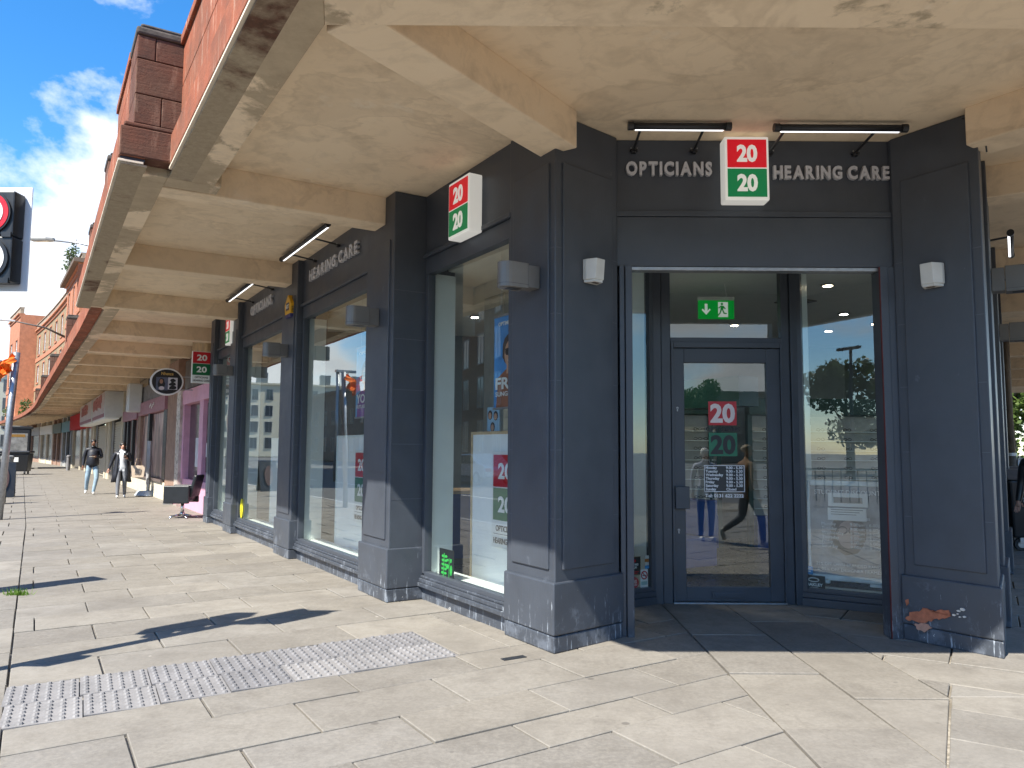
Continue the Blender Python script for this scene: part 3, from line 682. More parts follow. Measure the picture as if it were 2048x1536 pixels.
bl(MB().box(3.5, SA+.2, NA-.02, NA-.215, 3.851, 3.866), 'stone_underside', UNDER, par); bl(MB().box(SA+.02, SB-.01, NB-.02, NB-.215, 3.851, 3.866), 'stone_underside', UNDER, par)
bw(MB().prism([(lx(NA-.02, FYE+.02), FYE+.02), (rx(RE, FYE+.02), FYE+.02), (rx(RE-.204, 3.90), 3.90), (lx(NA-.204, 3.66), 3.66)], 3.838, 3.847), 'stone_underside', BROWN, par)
bw(MB().prism([(lx(NA, FYE), FYE), (rx(RE, FYE), FYE), RP(RE, 34).xy[:], RP(RE-.2, 34).xy[:], (rx(RE-.2, FYE+.2), FYE+.2), (lx(NA-.2, FYE+.2), FYE+.2)], 3.86, EDGE_T-.002), 'nosing', RED, par)
# parapet courses
stones_l(4.553, SA+.18, NA-.075, NA-.275, EDGE_T+.004, 4.62, 1.35); stones_l(4.553, SA+.18, NA-.075, NA-.275, 4.626, 4.985, 1.05); stones_l(4.553, SA+.18, NA-.045, NA-.30, 4.99, 5.07, 1.6)
stones_l(8.905, SB, NB-.16, NB-.36, EDGE_T+.004, 4.60, 1.4); stones_l(8.905, SB, NB-.14, NB-.38, 4.61, 4.69, 1.5)
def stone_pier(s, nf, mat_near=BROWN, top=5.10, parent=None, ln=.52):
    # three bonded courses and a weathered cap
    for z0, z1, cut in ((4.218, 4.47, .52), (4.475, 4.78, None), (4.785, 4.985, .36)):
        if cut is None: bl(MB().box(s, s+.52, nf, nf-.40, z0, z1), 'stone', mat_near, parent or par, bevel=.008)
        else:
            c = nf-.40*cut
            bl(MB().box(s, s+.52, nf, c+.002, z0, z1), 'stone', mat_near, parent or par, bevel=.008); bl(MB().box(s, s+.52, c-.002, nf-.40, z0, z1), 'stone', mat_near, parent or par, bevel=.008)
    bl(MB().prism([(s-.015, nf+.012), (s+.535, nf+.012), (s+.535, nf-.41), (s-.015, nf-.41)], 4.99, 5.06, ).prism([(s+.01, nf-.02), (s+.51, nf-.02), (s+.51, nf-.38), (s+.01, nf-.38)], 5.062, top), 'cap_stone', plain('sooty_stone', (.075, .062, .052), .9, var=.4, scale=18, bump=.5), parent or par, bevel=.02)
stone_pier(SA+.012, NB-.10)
for z0, z1, L_ in ((4.218, 4.47, .8), (4.475, 4.78, .62), (4.785, 4.985, .7)): stones_l(SA+.536, 8.9, NB-.105, NB-.38, z0, z1, L_)
stones_l(SA+.55, 8.9, NB-.085, NB-.40, 4.99, 5.07, .9)
stone_pier(10.4, NB-.12); stone_pier(13.85, NB-.12)
# the next lengths of canopy edge
stones_l(SB, 110, 0, -.2, 3.90, EDGE_T, 3.2, curve=True); stones_l(SB+.2, 24, -.08, -.28, EDGE_T+.004, 4.45, 3.1, curve=True)
bl(MB().box(SB, SB+.012, NB, NC-.1, 3.9, 4.6), 'stone', BROWN, par)
for s in (24.0, 34.5, 45.0, 55.5): stone_pier(s, far_edge(s)-.05)
# interior shell
WALLI = plain('shop_wall', (.17, .19, .185), .7, var=.08); CEILI = plain('shop_ceiling', (.66, .68, .64), .7, var=.03); FLOORI = plain('shop_floor', (.09, .088, .085), .3, var=.25)
sh = bw(MB().prism([LP(5.6, -3.7).xy[:], LP(17.0, -3.35).xy[:], LP(17.0, -9).xy[:], RP(-.4, 12).xy[:], RP(-.4, .8).xy[:], (2.95, 7.92), (1.4, 7.92), (.7, 7.55)], 3.38, 3.46), 'shop_ceiling', CEILI)
bw(MB().prism([LP(5.6, -3.6).xy[:], LP(17.0, -3.33).xy[:], LP(17.0, -9).xy[:], RP(-.4, 12).xy[:], RP(-.4, .8).xy[:], (4.0, 7.2), (2.9, 7.88), (1.4, 7.88), (.45, 7.3)], -.03, .012), 'shop_floor', FLOORI)
wl_ = MB().prism([LP(17.0, -3.3).xy[:], LP(17.05, -3.3).xy[:], LP(17.05, -9).xy[:], LP(17.0, -9).xy[:]], 0, 3.4)
wl_.prism([LP(17.0, -8.9).xy[:], LP(17.0, -9).xy[:], LP(13.0, -11.6).xy[:], RP(-.4, 12.1).xy[:], RP(-.4, 12).xy[:], LP(13, -11.4).xy[:]], 0, 3.4)
bw(wl_, 'shop_back_wall', WALLI)
for s in (16, 40, 80): pass
# solid mass of the upper wall and roof behind the parapet keeps daylight out of the shop
bw(MB().prism([LP(5.4, -3.7).xy[:], LP(17.05, -3.4).xy[:], LP(17.05, -12).xy[:], RP(-.5, 13).xy[:], RP(-.5, .8).xy[:], (2.9, 7.9), (1.4, 7.9)], 3.47, SOF), 'roof_void', BLACK)
# ================================================================== signs, lettering and lamps fixed to the front
LB_R, LB_G, LB_W = backlit('backlit_red', (.55, .008, .018), .16), backlit('backlit_green', (.004, .15, .05), .18), backlit('backlit_white', (.80, .79, .74), .11)
def light_box(label, loc, rz, w, h, dpt, group=None, fs=.2):
    t = thing('light_box_sign', label, 'sign', loc, rz, group)
    MB().box(-w/2, w/2, 0, dpt, 0, h).build('case', LB_W, t, bevel=.012)
    for z0, z1, m, z in ((h/2+.006, h-.028, LB_R, .75), (.028, h/2-.006, LB_G, .25)):
        p = MB().box(-w/2+.022, w/2-.022, -.004, .004, z0, z1).build('panel', m, t)
        put_text('numerals', '20', fs, 0, -.0045, (z0+z1)/2-fs*.345, LB_W, p, .003, .008, width=w*.46)
    MB().box(-w*.3, w*.3, dpt, dpt+.05, h*.2, h*.8).build('bracket', BLACK, t)
    return t
light_box('red and green numeral light box over the entrance between two raised words', (1.945, 6.27, 3.575), 0, .37, .545, .15, fs=.19)
light_box('red and green numeral light box above the framed white board window', LP(6.22, -3.22, 3.46), ROT_L, .41, .54, .14, fs=.2)
light_box('red and green numeral light box above the last narrow shop window beside the pink salon', LP(15.05, -2.97, 3.44), ROT_L, .40, .50, .12, fs=.19)
def letters(label, body, loc, rz, width, size, group=None):
    t = thing('raised_lettering', label, 'lettering', loc, rz, group)
    put_letters(body, size, width, 0, 0, 0, LETG, t, .035, .0065, gap=size*.14); return t
letters('grey raised letters OPTICIANS on the navy fascia over the entrance door', 'OPTICIANS', (1.322, 6.427, 3.835), 0, .73, .155)
letters('grey raised letters HEARING CARE on the navy fascia over the entrance door', 'HEARING CARE', (2.70, 6.427, 3.81), 0, .98, .15)
letters('grey raised letters HEARING CARE on the long front above a shop window', 'HEARING CARE', LP(9.42, N2-.003, 3.785), ROT_L, 1.86, .20)
letters('grey raised letters OPTICIANS on the long front beside the yellow alarm box', 'OPTICIANS', LP(13.05, N2-.003, 3.80), ROT_L, 1.40, .21)

def led_bar(label, loc, rz, L, arms, reach, group='black LED bar lights'):
    t = thing('led_bar_light', label, 'lamp', loc, rz, group)      # origin: wall, y<0 is out of the wall
    MB().tube([(-L/2+.02, -reach, 0), (L/2-.02, -reach, 0)], .028, 12).build('housing', DARK, t, smooth=True)
    MB().tube([(-L/2, -reach, 0), (-L/2+.045, -reach, 0)], .034, 12).build('end_cap', DARK, t); MB().tube([(L/2-.045, -reach, 0), (L/2, -reach, 0)], .034, 12).build('end_cap', DARK, t)
    MB().box(-L/2+.06, L/2-.06, -reach+.004, -reach+.026, -.028, -.016).build('diffuser', LED, t)
    for a in arms:
        o = MB().tube([(a, -reach+.01, -.012), (a, -.03, -.048)], .011, 8).build('arm', BLACK, t)
        MB().lathe([(.034, -.008), (.034, .0)], 14, (a, -.02, -.05)).box(a-.02, a+.02, -.04, 0, -.075, -.045).build('mount', BLACK, o)
        MB().tube([(a-.026, -.045, -.045), (a-.026, -.045, -.035)], .005, 6).tube([(a+.026, -.045, -.045), (a+.026, -.045, -.035)], .006, 6).build('bolt', STEEL, o)
    return t
led_bar('black LED bar light under the canopy above OPTICIANS over the entrance', (1.335, 6.43, 4.10), 0, .83, (-.31, .20), .40)
led_bar('long black LED bar light under the canopy above HEARING CARE over the entrance', (2.62, 6.43, 4.085), 0, 1.07, (-.44, .29), .42)
led_bar('black LED bar light on the long front above raised HEARING CARE letters', LP(9.55, N2, 4.08), ROT_L, 2.0, (-.6, .35), .36)
led_bar('black LED bar light on the long front above raised OPTICIANS letters', LP(13.1, N2, 4.08), ROT_L, 1.9, (-.55, .75), .36)
for t_, lab in ((2.9, 'lit LED bar light on the side street front above the grey wall lamp'), (5.2, 'lit LED bar light on the side street front behind the first one')):
    led_bar(lab, RP(-.27, t_, 3.72), ROT_R, 1.1, (-.42,), .46)

def wall_lamp(label, loc, rz, L=.34, w=.15, h=.20):
    t = thing('up_down_wall_lamp', label, 'lamp', loc, rz, 'grey up and down wall lamps')
    k = 10; nose = [(w/2*math.cos(math.pi+math.pi*i/k), -L+w/2+w/2*math.sin(math.pi+math.pi*i/k)) for i in range(k+1)]
    MB().prism(nose+[(w/2, -.11), (-w/2, -.11)], .0, h).build('head', GREYP, t, bevel=.004)
    MB().box(-w/2+.006, w/2-.006, -.107, -.002, .01, h-.012).build('backplate', GREYP, t, bevel=.004)
    MB().prism([(p[0]*1.012, p[1]-.001) for p in nose]+[(w/2*1.012, -.112), (-w/2*1.012, -.112)], .028, .0305).build('seam', BLACK, t)
    MB().box(-.035, .035, -L*.78, -L*.45, -.003, .001).build('lens', BLACK, t)
    return t
wall_lamp('grey up and down wall lamp on the corner pier', LP(5.1, -3.338, 2.76), ROT_L)
wall_lamp('grey up and down wall lamp on the pilaster beside the raised HEARING CARE letters', LP(7.66, NP+.014, 2.78), ROT_L)
wall_lamp('grey up and down wall lamp on the pilaster beside the yellow alarm box', LP(11.12, NP+.014, 2.80), ROT_L)
wall_lamp('grey up and down wall lamp on the pilaster next to the projecting numeral sign', LP(14.75, NP+.014, 2.82), ROT_L)
wall_lamp('grey up and down wall lamp on the first pilaster of the side street front', RP(.02, 1.62, 2.98), ROT_R, .36, .16, .24)
wall_lamp('grey up and down wall lamp on the second pilaster of the side street front', RP(.02, 5.15, 2.95), ROT_R, .36, .16, .24)

def white_lamp(label, loc, rz):
    t = thing('white_wall_light', label, 'lamp', loc, rz, 'white wall lights by the entrance')
    MB().prism([(-.085, 0), (.085, 0), (.085, -.035), (.05, -.105), (-.05, -.105), (-.085, -.035)], .02, .185, [(-.085, 0), (.085, 0), (.085, -.035), (.05, -.12), (-.05, -.12), (-.085, -.035)]).build('case', plain('aged_white_plastic', (.62, .62, .59), .5, var=.08), t, bevel=.006)
    MB().prism([(-.075, -.005), (.075, -.005), (.045, -.095), (-.045, -.095)], .0, .02).build('base', plain('aged_white_plastic', (.62, .62, .59)), t)
    MB().box(-.03, .03, -.075, -.045, -.004, .001).build('sensor', plain('brown_grille', (.10, .075, .055), .6), t)
    return t
pd = (C0-C2).normalized(); pn = Vector((pd.y, -pd.x, 0)); pn = pn if pn.y < 0 else -pn
q = C2+pd*.36+pn*.018
white_lamp('white faceted wall light on the corner pier left of the OPTICIANS lettering', (q.x, q.y, 2.83), math.atan2(-pd.y, -pd.x))
q = D2+d*.33+nn*.018
white_lamp('white faceted wall light on the pier with the peeling plinth', (q.x, q.y, 2.81), math.atan2(d.y, d.x))

t = thing('alarm_box', 'yellow pentagonal alarm box with blue base on navy fascia', 'alarm', LP(10.98, N2+.03, 3.36), ROT_L)
YEL = plain('alarm_yellow', (.72, .38, .01), .4, var=.05)
MB().prismy([(-.13, .05), (.13, .05), (.16, .19), (0, .33), (-.16, .19)], -.11, -.0).build('case', YEL, t, bevel=.008)
MB().prismy([(-.12, .0), (.12, .0), (.13, .049), (-.13, .049)], -.105, -.0).build('base', plain('alarm_blue', (.02, .02, .12), .4), t, bevel=.004)
MB().box(-.075, .075, -.114, -.106, .10, .21).build('label_plate', plain('alarm_label', (.03, .012, .05), .4), t)
put_text('lettering', 'ADT', .075, 0, -.1145, .13, SIGN_W, t, .002, .002)
for k in range(6): MB().box(.150, .152, -.095, -.015, .07+k*.02, .078+k*.02).build('louvre', BLACK, t)

# projecting 20/20 sign and the salon's oval sign hang out over the footway: they face along the street
def facing(s, n, z): return LP(s, n, z), A_L            # x reads left-right for someone walking down the street
loc, rz = facing(17.0, -2.86, 2.84)
t = thing('projecting_sign', 'projecting red and green numeral sign above the black styling chair', 'sign', loc, rz)
MB().box(-.19, .19, -.04, .04, 0, .66).build('case', SIGN_W, t, bevel=.006)
for z0, z1, m in ((.41, .645, SIGN_R), (.165, .40, SIGN_G)):
    p = MB().box(-.178, .178, -.045, -.038, z0, z1).build('panel', m, t); put_text('numerals', '20', .165, 0, -.046, (z0+z1)/2-.057, SIGN_W, p, .002, .005, width=.20)
INK = plain('black_ink', (.02, .02, .022), .5)
put_text('lettering', 'OPTICIANS', .05, 0, -.041, .10, INK, t, .002, .001, width=.26); put_text('lettering', 'HEARING CARE', .05, 0, -.041, .035, INK, t, .002, .001, width=.32)
MB().box(.19, .30, -.012, .012, .50, .53).box(.19, .30, -.012, .012, .13, .16).build('bracket', STEEL, t)
loc, rz = facing(19.6, -2.55, 2.72)
t = thing('oval_hanging_sign', 'oval black hanging sign with two hair pictures and gold lettering', 'sign', loc, rz)
MB().disc_y(0, .32, .36, -.05, .05, 32, .32).build('rim', SIGN_W, t, bevel=.005); MB().disc_y(0, .32, .325, -.054, -.04, 32, .285).build('face', BLACK, t)
GOLD = plain('gold_print', (.62, .42, .12), .4, .3); PIC = plain('slate_print', (.10, .115, .17), .5); SKIN3 = plain('print_skin', (.36, .19, .12), .6)
MB().box(-.235, .02, -.057, -.053, .12, .42).build('picture', PIC, t); MB().box(.02, .225, -.057, -.053, .14, .42).build('picture', plain('pale_print', (.58, .58, .60), .5), t)
def blob(cx, cz, rx_, rz_, y0, y1, n=14, j=.0, rnd=random.Random(2)): return MB().prismy([(cx+rx_*(1+rnd.uniform(-j, j))*math.cos(2*math.pi*k/n), cz+rz_*(1+rnd.uniform(-j, j))*math.sin(2*math.pi*k/n)) for k in range(n)], y0, y1)
blob(-.12, .27, .075, .13, -.059, -.056, 14, .12).build('printed_hair', BLACK, t); blob(-.125, .32, .036, .055, -.061, -.058).build('printed_face', SKIN3, t); blob(-.115, .165, .06, .045, -.061, -.058).build('printed_top', plain('print_white', (.6, .55, .55)), t)
for k, (a, b_, c_) in enumerate(((.12, .35, .06), (.12, .27, .075), (.12, .19, .085))): blob(a, b_, c_, .045, -.0595-.0003*k, -.056, 14, .25).build('printed_hair', BLACK, t)
put_text('lettering', 'Nhance', .10, .0, -.056, .475, GOLD, t, .002, .002, width=.26)
MB().box(.33, .58, -.012, .012, .44, .465).box(.33, .58, -.012, .012, .14, .165).build('bracket', STEEL, t)
# cable that drops from the fascia beside the right-hand pier
q0 = Vector((3.52, 5.88, 4.11)); pts = [q0, q0+Vector((.06, -.06, -.02)), q0+Vector((.10, -.09, -.10)), q0+Vector((.11, -.10, -.2)), q0+Vector((.13, -.08, -.3))]
t = thing('cable', 'thin black cable clipped to the canopy beam beside the right pier', 'cable', tuple(q0))
MB().tube([p-q0 for p in pts], .006, 6).build('wire', BLACK, t, smooth=True)
# ================================================================== inside the shop
def display_board(label, s, n, w, h, frame, sign=True, sx=0):
    t = thing('window_board', label, 'board', LP(s, n, .03), ROT_L, 'white boards standing in the shop windows')
    MB().box(-w/2, w/2, 0, .03, .08, h).build('board', WHITE, t)
    MB().box(-w/2-.03, -w/2, -.01, .04, .0, h+.03).box(w/2, w/2+.03, -.01, .04, .0, h+.03).box(-w/2, w/2, -.01, .04, h, h+.03).build('frame', frame, t, bevel=.004)
    p = MB().box(sx-.25, sx+.25, -.028, -.004, .56, 1.46).build('sign_panel', SIGN_W, t, bevel=.004)
    for z0, z1, m in ((1.125, 1.425, SIGN_R), (.815, 1.115, SIGN_G)):
        MB().box(sx-.215, sx+.215, -.032, -.027, z0, z1).build('colour_block', m, p); put_text('numerals', '20', .20, sx, -.033, (z0+z1)/2-.07, SIGN_W, p, .002, .006, width=.24)
    put_text('lettering', 'OPTICIANS', .075, sx, -.029, .715, INK, p, .002, .0015, width=.33); put_text('lettering', 'HEARING CARE', .075, sx, -.029, .60, INK, p, .002, .0015, width=.42)
    MB().box(sx-.21, sx+.21, -.0295, -.027, .685, .69).build('rule', INK, p)
    return t
display_board('wood framed white numeral board in the window next to the corner pier', 6.30, -3.76, 1.16, 1.62, WOOD, sx=.10)
display_board('white numeral board in the window under HEARING CARE letters', 9.35, -3.5, 1.75, 1.62, WPAINT, sx=.12)
display_board('white numeral board in the window under the alarm box', 12.65, -3.5, 2.0, 1.62, WPAINT, sx=.05)
# hanging posters: a face with sunglasses over coloured ground
def poster(label, s, n, w, h, z, ground, hair, top, word, sub, smile, head):
    t = thing('hanging_poster', label, 'poster', LP(s, n, z), ROT_L, 'posters hung in the shop windows')
    MB().box(-w/2, w/2, 0, .01, 0, h).build('sheet', ground, t)
    sk = plain('poster_skin', (.55, .30, .19), .5)
    blob(.0, h*.62, w*.24, h*.185, -.003, .001, 16, .05).build('printed_hair', hair, t)
    blob(.0, h*.57, w*.165, h*.15, -.006, -.002, 16).build('printed_face', sk, t)
    MB().prismy([(-w*.09, h*.5), (w*.09, h*.5), (w*.11, h*.36), (-w*.11, h*.36)], -.005, -.002).build('printed_neck', sk, t)
    MB().prismy([(-w*.42, 0), (w*.42, 0), (w*.36, h*.33), (w*.12, h*.41), (-w*.12, h*.41), (-w*.36, h*.33)], -.004, -.001).build('printed_top', top, t)
    for sx_ in (-1, 1): blob(sx_*w*.075, h*.60, w*.068, h*.04, -.008, -.005, 12).build('printed_lens', BLACK, t)
    MB().box(-w*.15, w*.15, -.0085, -.005, h*.622, h*.634).build('printed_bridge', BLACK, t)
    if smile: MB().prismy([(-w*.06, h*.51), (w*.06, h*.51), (w*.035, h*.482), (-w*.035, h*.482)], -.008, -.005).build('printed_smile', SIGN_W, t)
    put_text('lettering', head, .05, 0, -.003, h*.90, SIGN_W, t, .002, .001, width=w*.72)
    put_text('lettering', word, .15, -w*.42, -.010, h*.20, SIGN_W, t, .002, .004, 'L', width=w*.8); put_text('lettering', sub, .06, -w*.42, -.010, h*.12, SIGN_W, t, .002, .001, 'L', width=w*.8)
    MB().box(-w/2-.01, w/2+.01, -.008, .018, h, h+.02).box(-w/2-.01, w/2+.01, -.008, .018, -.02, 0).build('hanger', STEEL, t)
    MB().tube([(-w*.3, .005, h+.02), (-w*.3, .005, 3.38-z)], .0015, 4).tube([(w*.3, .005, h+.02), (w*.3, .005, 3.38-z)], .0015, 4).build('wire', STEEL, t)
poster('blue poster of a smiling man in sunglasses hung in the first window', 6.10, -3.72, .60, .86, 1.90, plain('poster_blue', (.04, .26, .62), .4, var=.4, scale=3), plain('poster_brown', (.045, .028, .02), .6), plain('poster_coat', (.28, .10, .05), .6), 'FREE', 'SUNGLASSES', True, 'OPTIMISE YOUR')
poster('purple poster of a long haired woman in glasses hung in the second window', 9.0, -3.42, .70, .86, 1.90, plain('poster_sky', (.06, .30, .55), .4, var=.3, scale=3), plain('poster_hair', (.10, .045, .028), .6), plain('poster_purple', (.20, .05, .26), .5), 'YOUR', 'FUTURE SIGHT', False, 'OPTIMISE')
t = thing('show_card', 'small show card with three printed faces above the framed board', 'card', LP(6.72, -3.9, 1.66), ROT_L)
MB().box(-.12, .12, 0, .008, 0, .27).build('card', plain('card_blue', (.30, .48, .62), .5), t)
for a, b_ in ((-.06, .19), (.05, .18), (-.01, .07)): blob(a, b_, .042, .048, -.003, .001, 12).build('printed_hair', plain('poster_brown', (.045, .028, .02)), t); blob(a, b_-.008, .03, .033, -.005, -.002, 12).build('printed_face', plain('poster_skin', (.55, .30, .19)), t)
t = thing('leaf_sticker', 'black window sticker with bright green leaves at the foot of the glass', 'sticker', LP(6.80, -3.44, .16), ROT_L)
MB().box(-.16, .15, 0, .003, 0, .38).build('backing', BLACK, t)
LEAF = plain('leaf_green', (.05, .55, .09), .5)
st = MB().prismy([(-.07, .08), (-.06, .08), (-.045, .34), (-.055, .34)], -.003, .0)
for k in range(6):
    z = .10+k*.04
    for sx_ in (-1, 1): st.v, st.f = st.v, st.f; st.add(*[(lambda m: (m.v, m.f))(blob(-.06+sx_*.032+k*.003, z+.01, .026, .013, -.003, 0, 8))][0])
st.build('leaf_spray', LEAF, t)
st = MB().prismy([(.05, .06), (.058, .06), (.06, .30), (.052, .30)], -.003, 0)
for a, b_, c_, e_ in ((.02, .22, .035, .022), (.095, .19, .022, .05), (.02, .28, .02, .012), (.09, .28, .018, .02)): m_ = blob(a, b_, c_, e_, -.003, 0, 9); st.add(m_.v, m_.f)
st.build('leaf_spray', LEAF, t)
blob(.0, .045, .10, .042, -.004, 0, 12).build('printed_mound', plain('mound_grey', (.03, .05, .05)), t); MB().box(.05, .09, -.005, 0, .0, .05).build('printed_pot', plain('pot_blue', (.10, .18, .65)), t)
t = thing('yellow_sticker', 'yellow oval sticker low on the glass beside the alarm box window', 'sticker', LP(14.22, -3.15, .28), ROT_L)
blob(0, .17, .10, .17, -.004, .0, 18).build('face', plain('sticker_yellow', (.75, .68, .02), .4), t); blob(0, .12, .045, .09, -.006, -.003, 12).build('emblem', plain('sticker_olive', (.42, .33, .03), .4), t)

# furniture: counter, frame displays, bulkhead
t = thing('reception_counter', 'blue fronted reception counter with wooden top inside the entrance', 'counter', (1.15, 10.6, 0), R(14))
MB().box(-2.2, .62, 0, .6, .10, .93).build('front', BLUE, t, bevel=.01); MB().box(-2.25, .68, -.06, .66, .93, .975).build('top', WOOD, t, bevel=.006); MB().box(-2.2, .62, .04, .58, 0, .10).build('kick', BLACK, t)
DGREEN = plain('dark_green_bulkhead', (.008, .045, .036), .4)
def frame_display(label, loc, rz, w, rows, cols):
    t = thing('frame_display', label, 'display', loc, rz, 'spectacle frame displays on the back wall')
    MB().box(-w/2, w/2, 0, .06, .5, 2.06).build('panel', plain('display_back', (.42, .41, .37), .45), t)
    MB().box(-w/2-.07, -w/2, -.04, .08, 0, 2.3).box(w/2, w/2+.07, -.04, .08, 0, 2.3).build('upright', DGREEN, t); MB().box(-w/2-.07, w/2+.07, -.12, .08, 2.08, 2.34).build('canopy', DGREEN, t)
    MB().box(-w/2, w/2, -.18, .06, 0, .5).build('cabinet', BLUE, t)
    for r_ in range(rows):
        z = .62+r_*(1.36/rows); MB().box(-w/2+.01, w/2-.01, -.075, 0, z-.02, z-.008).build('shelf', WPAINT, t)
        for c in range(cols):
            x = -w/2+w*(c+.5)/cols; m_ = MB()
            for sx_ in (-1, 1): m_.tube([(x+sx_*.036+.028*math.cos(a), -.07, z+.018+.019*math.sin(a)) for a in [k*math.pi/4 for k in range(9)]], .0045, 4, caps=False)
            m_.tube([(x-.01, -.07, z+.024), (x+.01, -.07, z+.024)], .004, 4); m_.build('spectacles', BLACK, t)
frame_display('tall spectacle frame display behind the door glass', (2.35, 12.2, 0), R(4), 1.5, 9, 4)
frame_display('spectacle frame display with a red digital clock behind the right side light', (4.9, 12.4, 0), R(4), 2.2, 9, 5)
frame_display('spectacle frame display behind the first long window', LP(9.6, -8.3), R(-12), 2.4, 9, 6)
t = thing('digital_clock', 'small digital display with red digits inside the shop', 'clock', (4.55, 12.2, 1.92), R(4)); MB().box(-.16, .16, 0, .05, 0, .10).build('case', BLACK, t); put_text('digits', '10:47', .07, 0, -.003, .025, emit('red_digits', (.9, .05, .03), 1.2), t, .002)
t = thing('consulting_room_partition', 'pale partition with dark glazed door behind the blue counter', 'partition', (.6, 13.0, 0), R(10)); MB().box(-4.0, 5.5, 0, .1, 0, 3.38).build('wall', WALLI, t); MB().box(-.7, .35, -.03, 0, 0, 2.15).build('door', plain('dark_door', (.02, .025, .03), .3), t); MB().box(-.9, -.7, -.04, .0, 0, 2.2).box(.35, .42, -.04, 0, 0, 2.2).build('door_frame', DGREEN, t)
t = thing('bulkhead', 'dark green bulkhead band hung below the shop ceiling', 'bulkhead', LP(9, -6.3, 1.98), ROT_L); MB().box(-6.0, 3.3, 0, .3, 0, .32).build('band', DGREEN, t)
t = thing('inner_pillar', 'grey square pillar standing inside the first window', 'pillar', LP(8.1, -4.7), ROT_L); MB().box(-.24, .24, 0, .5, 0, 3.38).build('shaft', plain('pillar_grey', (.33, .36, .34), .6), t)
t = thing('wall_stand', 'dark framed product stand with leaflets inside the first window', 'stand', LP(7.35, -4.45, 0), ROT_L); MB().box(-.2, .18, 0, .08, .05, 1.55).build('panel', plain('stand_dark', (.02, .03, .04), .3), t); MB().box(.06, .14, -.02, 0, 1.5, 1.68).build('leaflet', SIGN_W, t); MB().box(-.2, .18, -.15, .3, 0, .05).build('foot', BLACK, t); MB().box(-.18, .16, -.01, 0, .95, 1.45).build('print', plain('stand_print', (.16, .2, .2), .4), t)
t = thing('waiting_bench', 'blue upholstered waiting bench inside the first window', 'bench', LP(8.2, -6.6, 0), ROT_L); MB().box(-1.3, 1.3, 0, .6, .1, .45).build('seat', BLUE, t, bevel=.02); MB().box(-1.3, 1.3, .45, .62, .45, .9).build('backrest', BLUE, t, bevel=.02)
# ceiling fittings
WARM = emit('warm_lamp', (1, .78, .5), 9); COOLW = emit('white_lamp', (1, .95, .85), 7)
def downlight(x, y, label, m, power=0):
    t = thing('downlight', label, 'lamp', (x, y, 3.36), 0, 'round ceiling downlights in the shop')
    MB().lathe([(.075, .0), (.075, .019)], 16).build('ring', STEEL, t); MB().lathe([(.052, -.003), (.052, .001)], 14).build('lamp', m, t)
    if power:
        l = bpy.data.lights.new('downlight_lamp', 'SPOT'); l.energy = power; l.spot_size = R(120); l.spot_blend = .6; l.shadow_soft_size = .06; l.color = (1, .9, .76)
        o = bpy.data.objects.new('downlight_lamp', l); COL.objects.link(o); o.parent = t; o.location = (0, 0, -.02)
dl = 'round recessed downlight glowing in the shop ceiling'
for i, (x, y) in enumerate(((3.55, 8.6), (1.1, 8.9), (3.3, 11.4), (4.5, 10.4), (5.3, 11.2), (4.9, 11.9), (.2, 11.2), (1.8, 11.3))): downlight(x, y, dl, WARM if i % 2 == 0 else COOLW, 5 if i in (1, 2, 6) else 0)
for s, n in ((6.5, -5.4), (9.5, -5.2), (12.5, -5.2), (15.5, -5.2)): p = LP(s, n); downlight(p.x, p.y, dl, COOLW, 20)
t = thing('dome_camera', 'dark dome security camera on the ceiling inside the first window', 'camera', LP(7.0, -4.6, 3.24)); MB().lathe([(.02, 0), (.055, .025), (.07, .07), (.09, .075), (.09, .13)], 16).build('dome', plain('dome_dark', (.05, .045, .04), .2), t, smooth=True)
t = thing('ceiling_vent', 'square grey vent grille in the shop ceiling', 'vent', (3.55, 9.6, 3.365), R(30)); MB().box(-.18, .18, -.18, .18, 0, .013).build('grille', GREYP, t); MB().box(-.12, .12, -.12, .12, -.004, .0).build('core', plain('vent_core', (.12, .12, .115)), t)
# exit sign
t = thing('exit_sign', 'green running man exit sign hung from the ceiling behind the door', 'exit sign', (2.29, 8.6, 2.98))
MB().box(-.20, .20, 0, .03, 0, .21).build('panel', emit('exit_green', (.0, .28, .03), .14), t); MB().box(-.205, .205, -.005, .04, .21, .25).build('housing', SIGN_W, t, bevel=.004)
EW = emit('exit_white', (.7, .75, .7), .12)
MB().prismy([(-.13, .17), (-.10, .17), (-.10, .09), (-.075, .115), (-.065, .10), (-.115, .045), (-.165, .10), (-.155, .115), (-.13, .09)], -.004, 0).build('arrow', EW, t)
MB().box(.02, .13, -.003, 0, .02, .19).build('doorway', EW, t)
m_ = blob(.062, .168, .014, .014, -.006, -.003, 10); m_.prismy([(.05, .15), (.085, .145), (.075, .10), (.045, .10)], -.006, -.003).prismy([(.05, .148), (.02, .125), (.025, .115), (.055, .135)], -.006, -.003).prismy([(.08, .145), (.105, .115), (.097, .108), (.073, .128)], -.006, -.003).prismy([(.045, .10), (.06, .10), (.045, .06), (.02, .03), (.01, .04), (.032, .065)], -.006, -.003).prismy([(.06, .105), (.076, .10), (.09, .07), (.115, .065), (.115, .052), (.08, .057)], -.006, -.003)
m_.build('running_man', emit('exit_man', (.0, .24, .03), .1), t); MB().tube([(.12, .015, .25), (.11, .015, .33), (.10, .015, .40)], .004, 6).build('cord', SIGN_W, t)

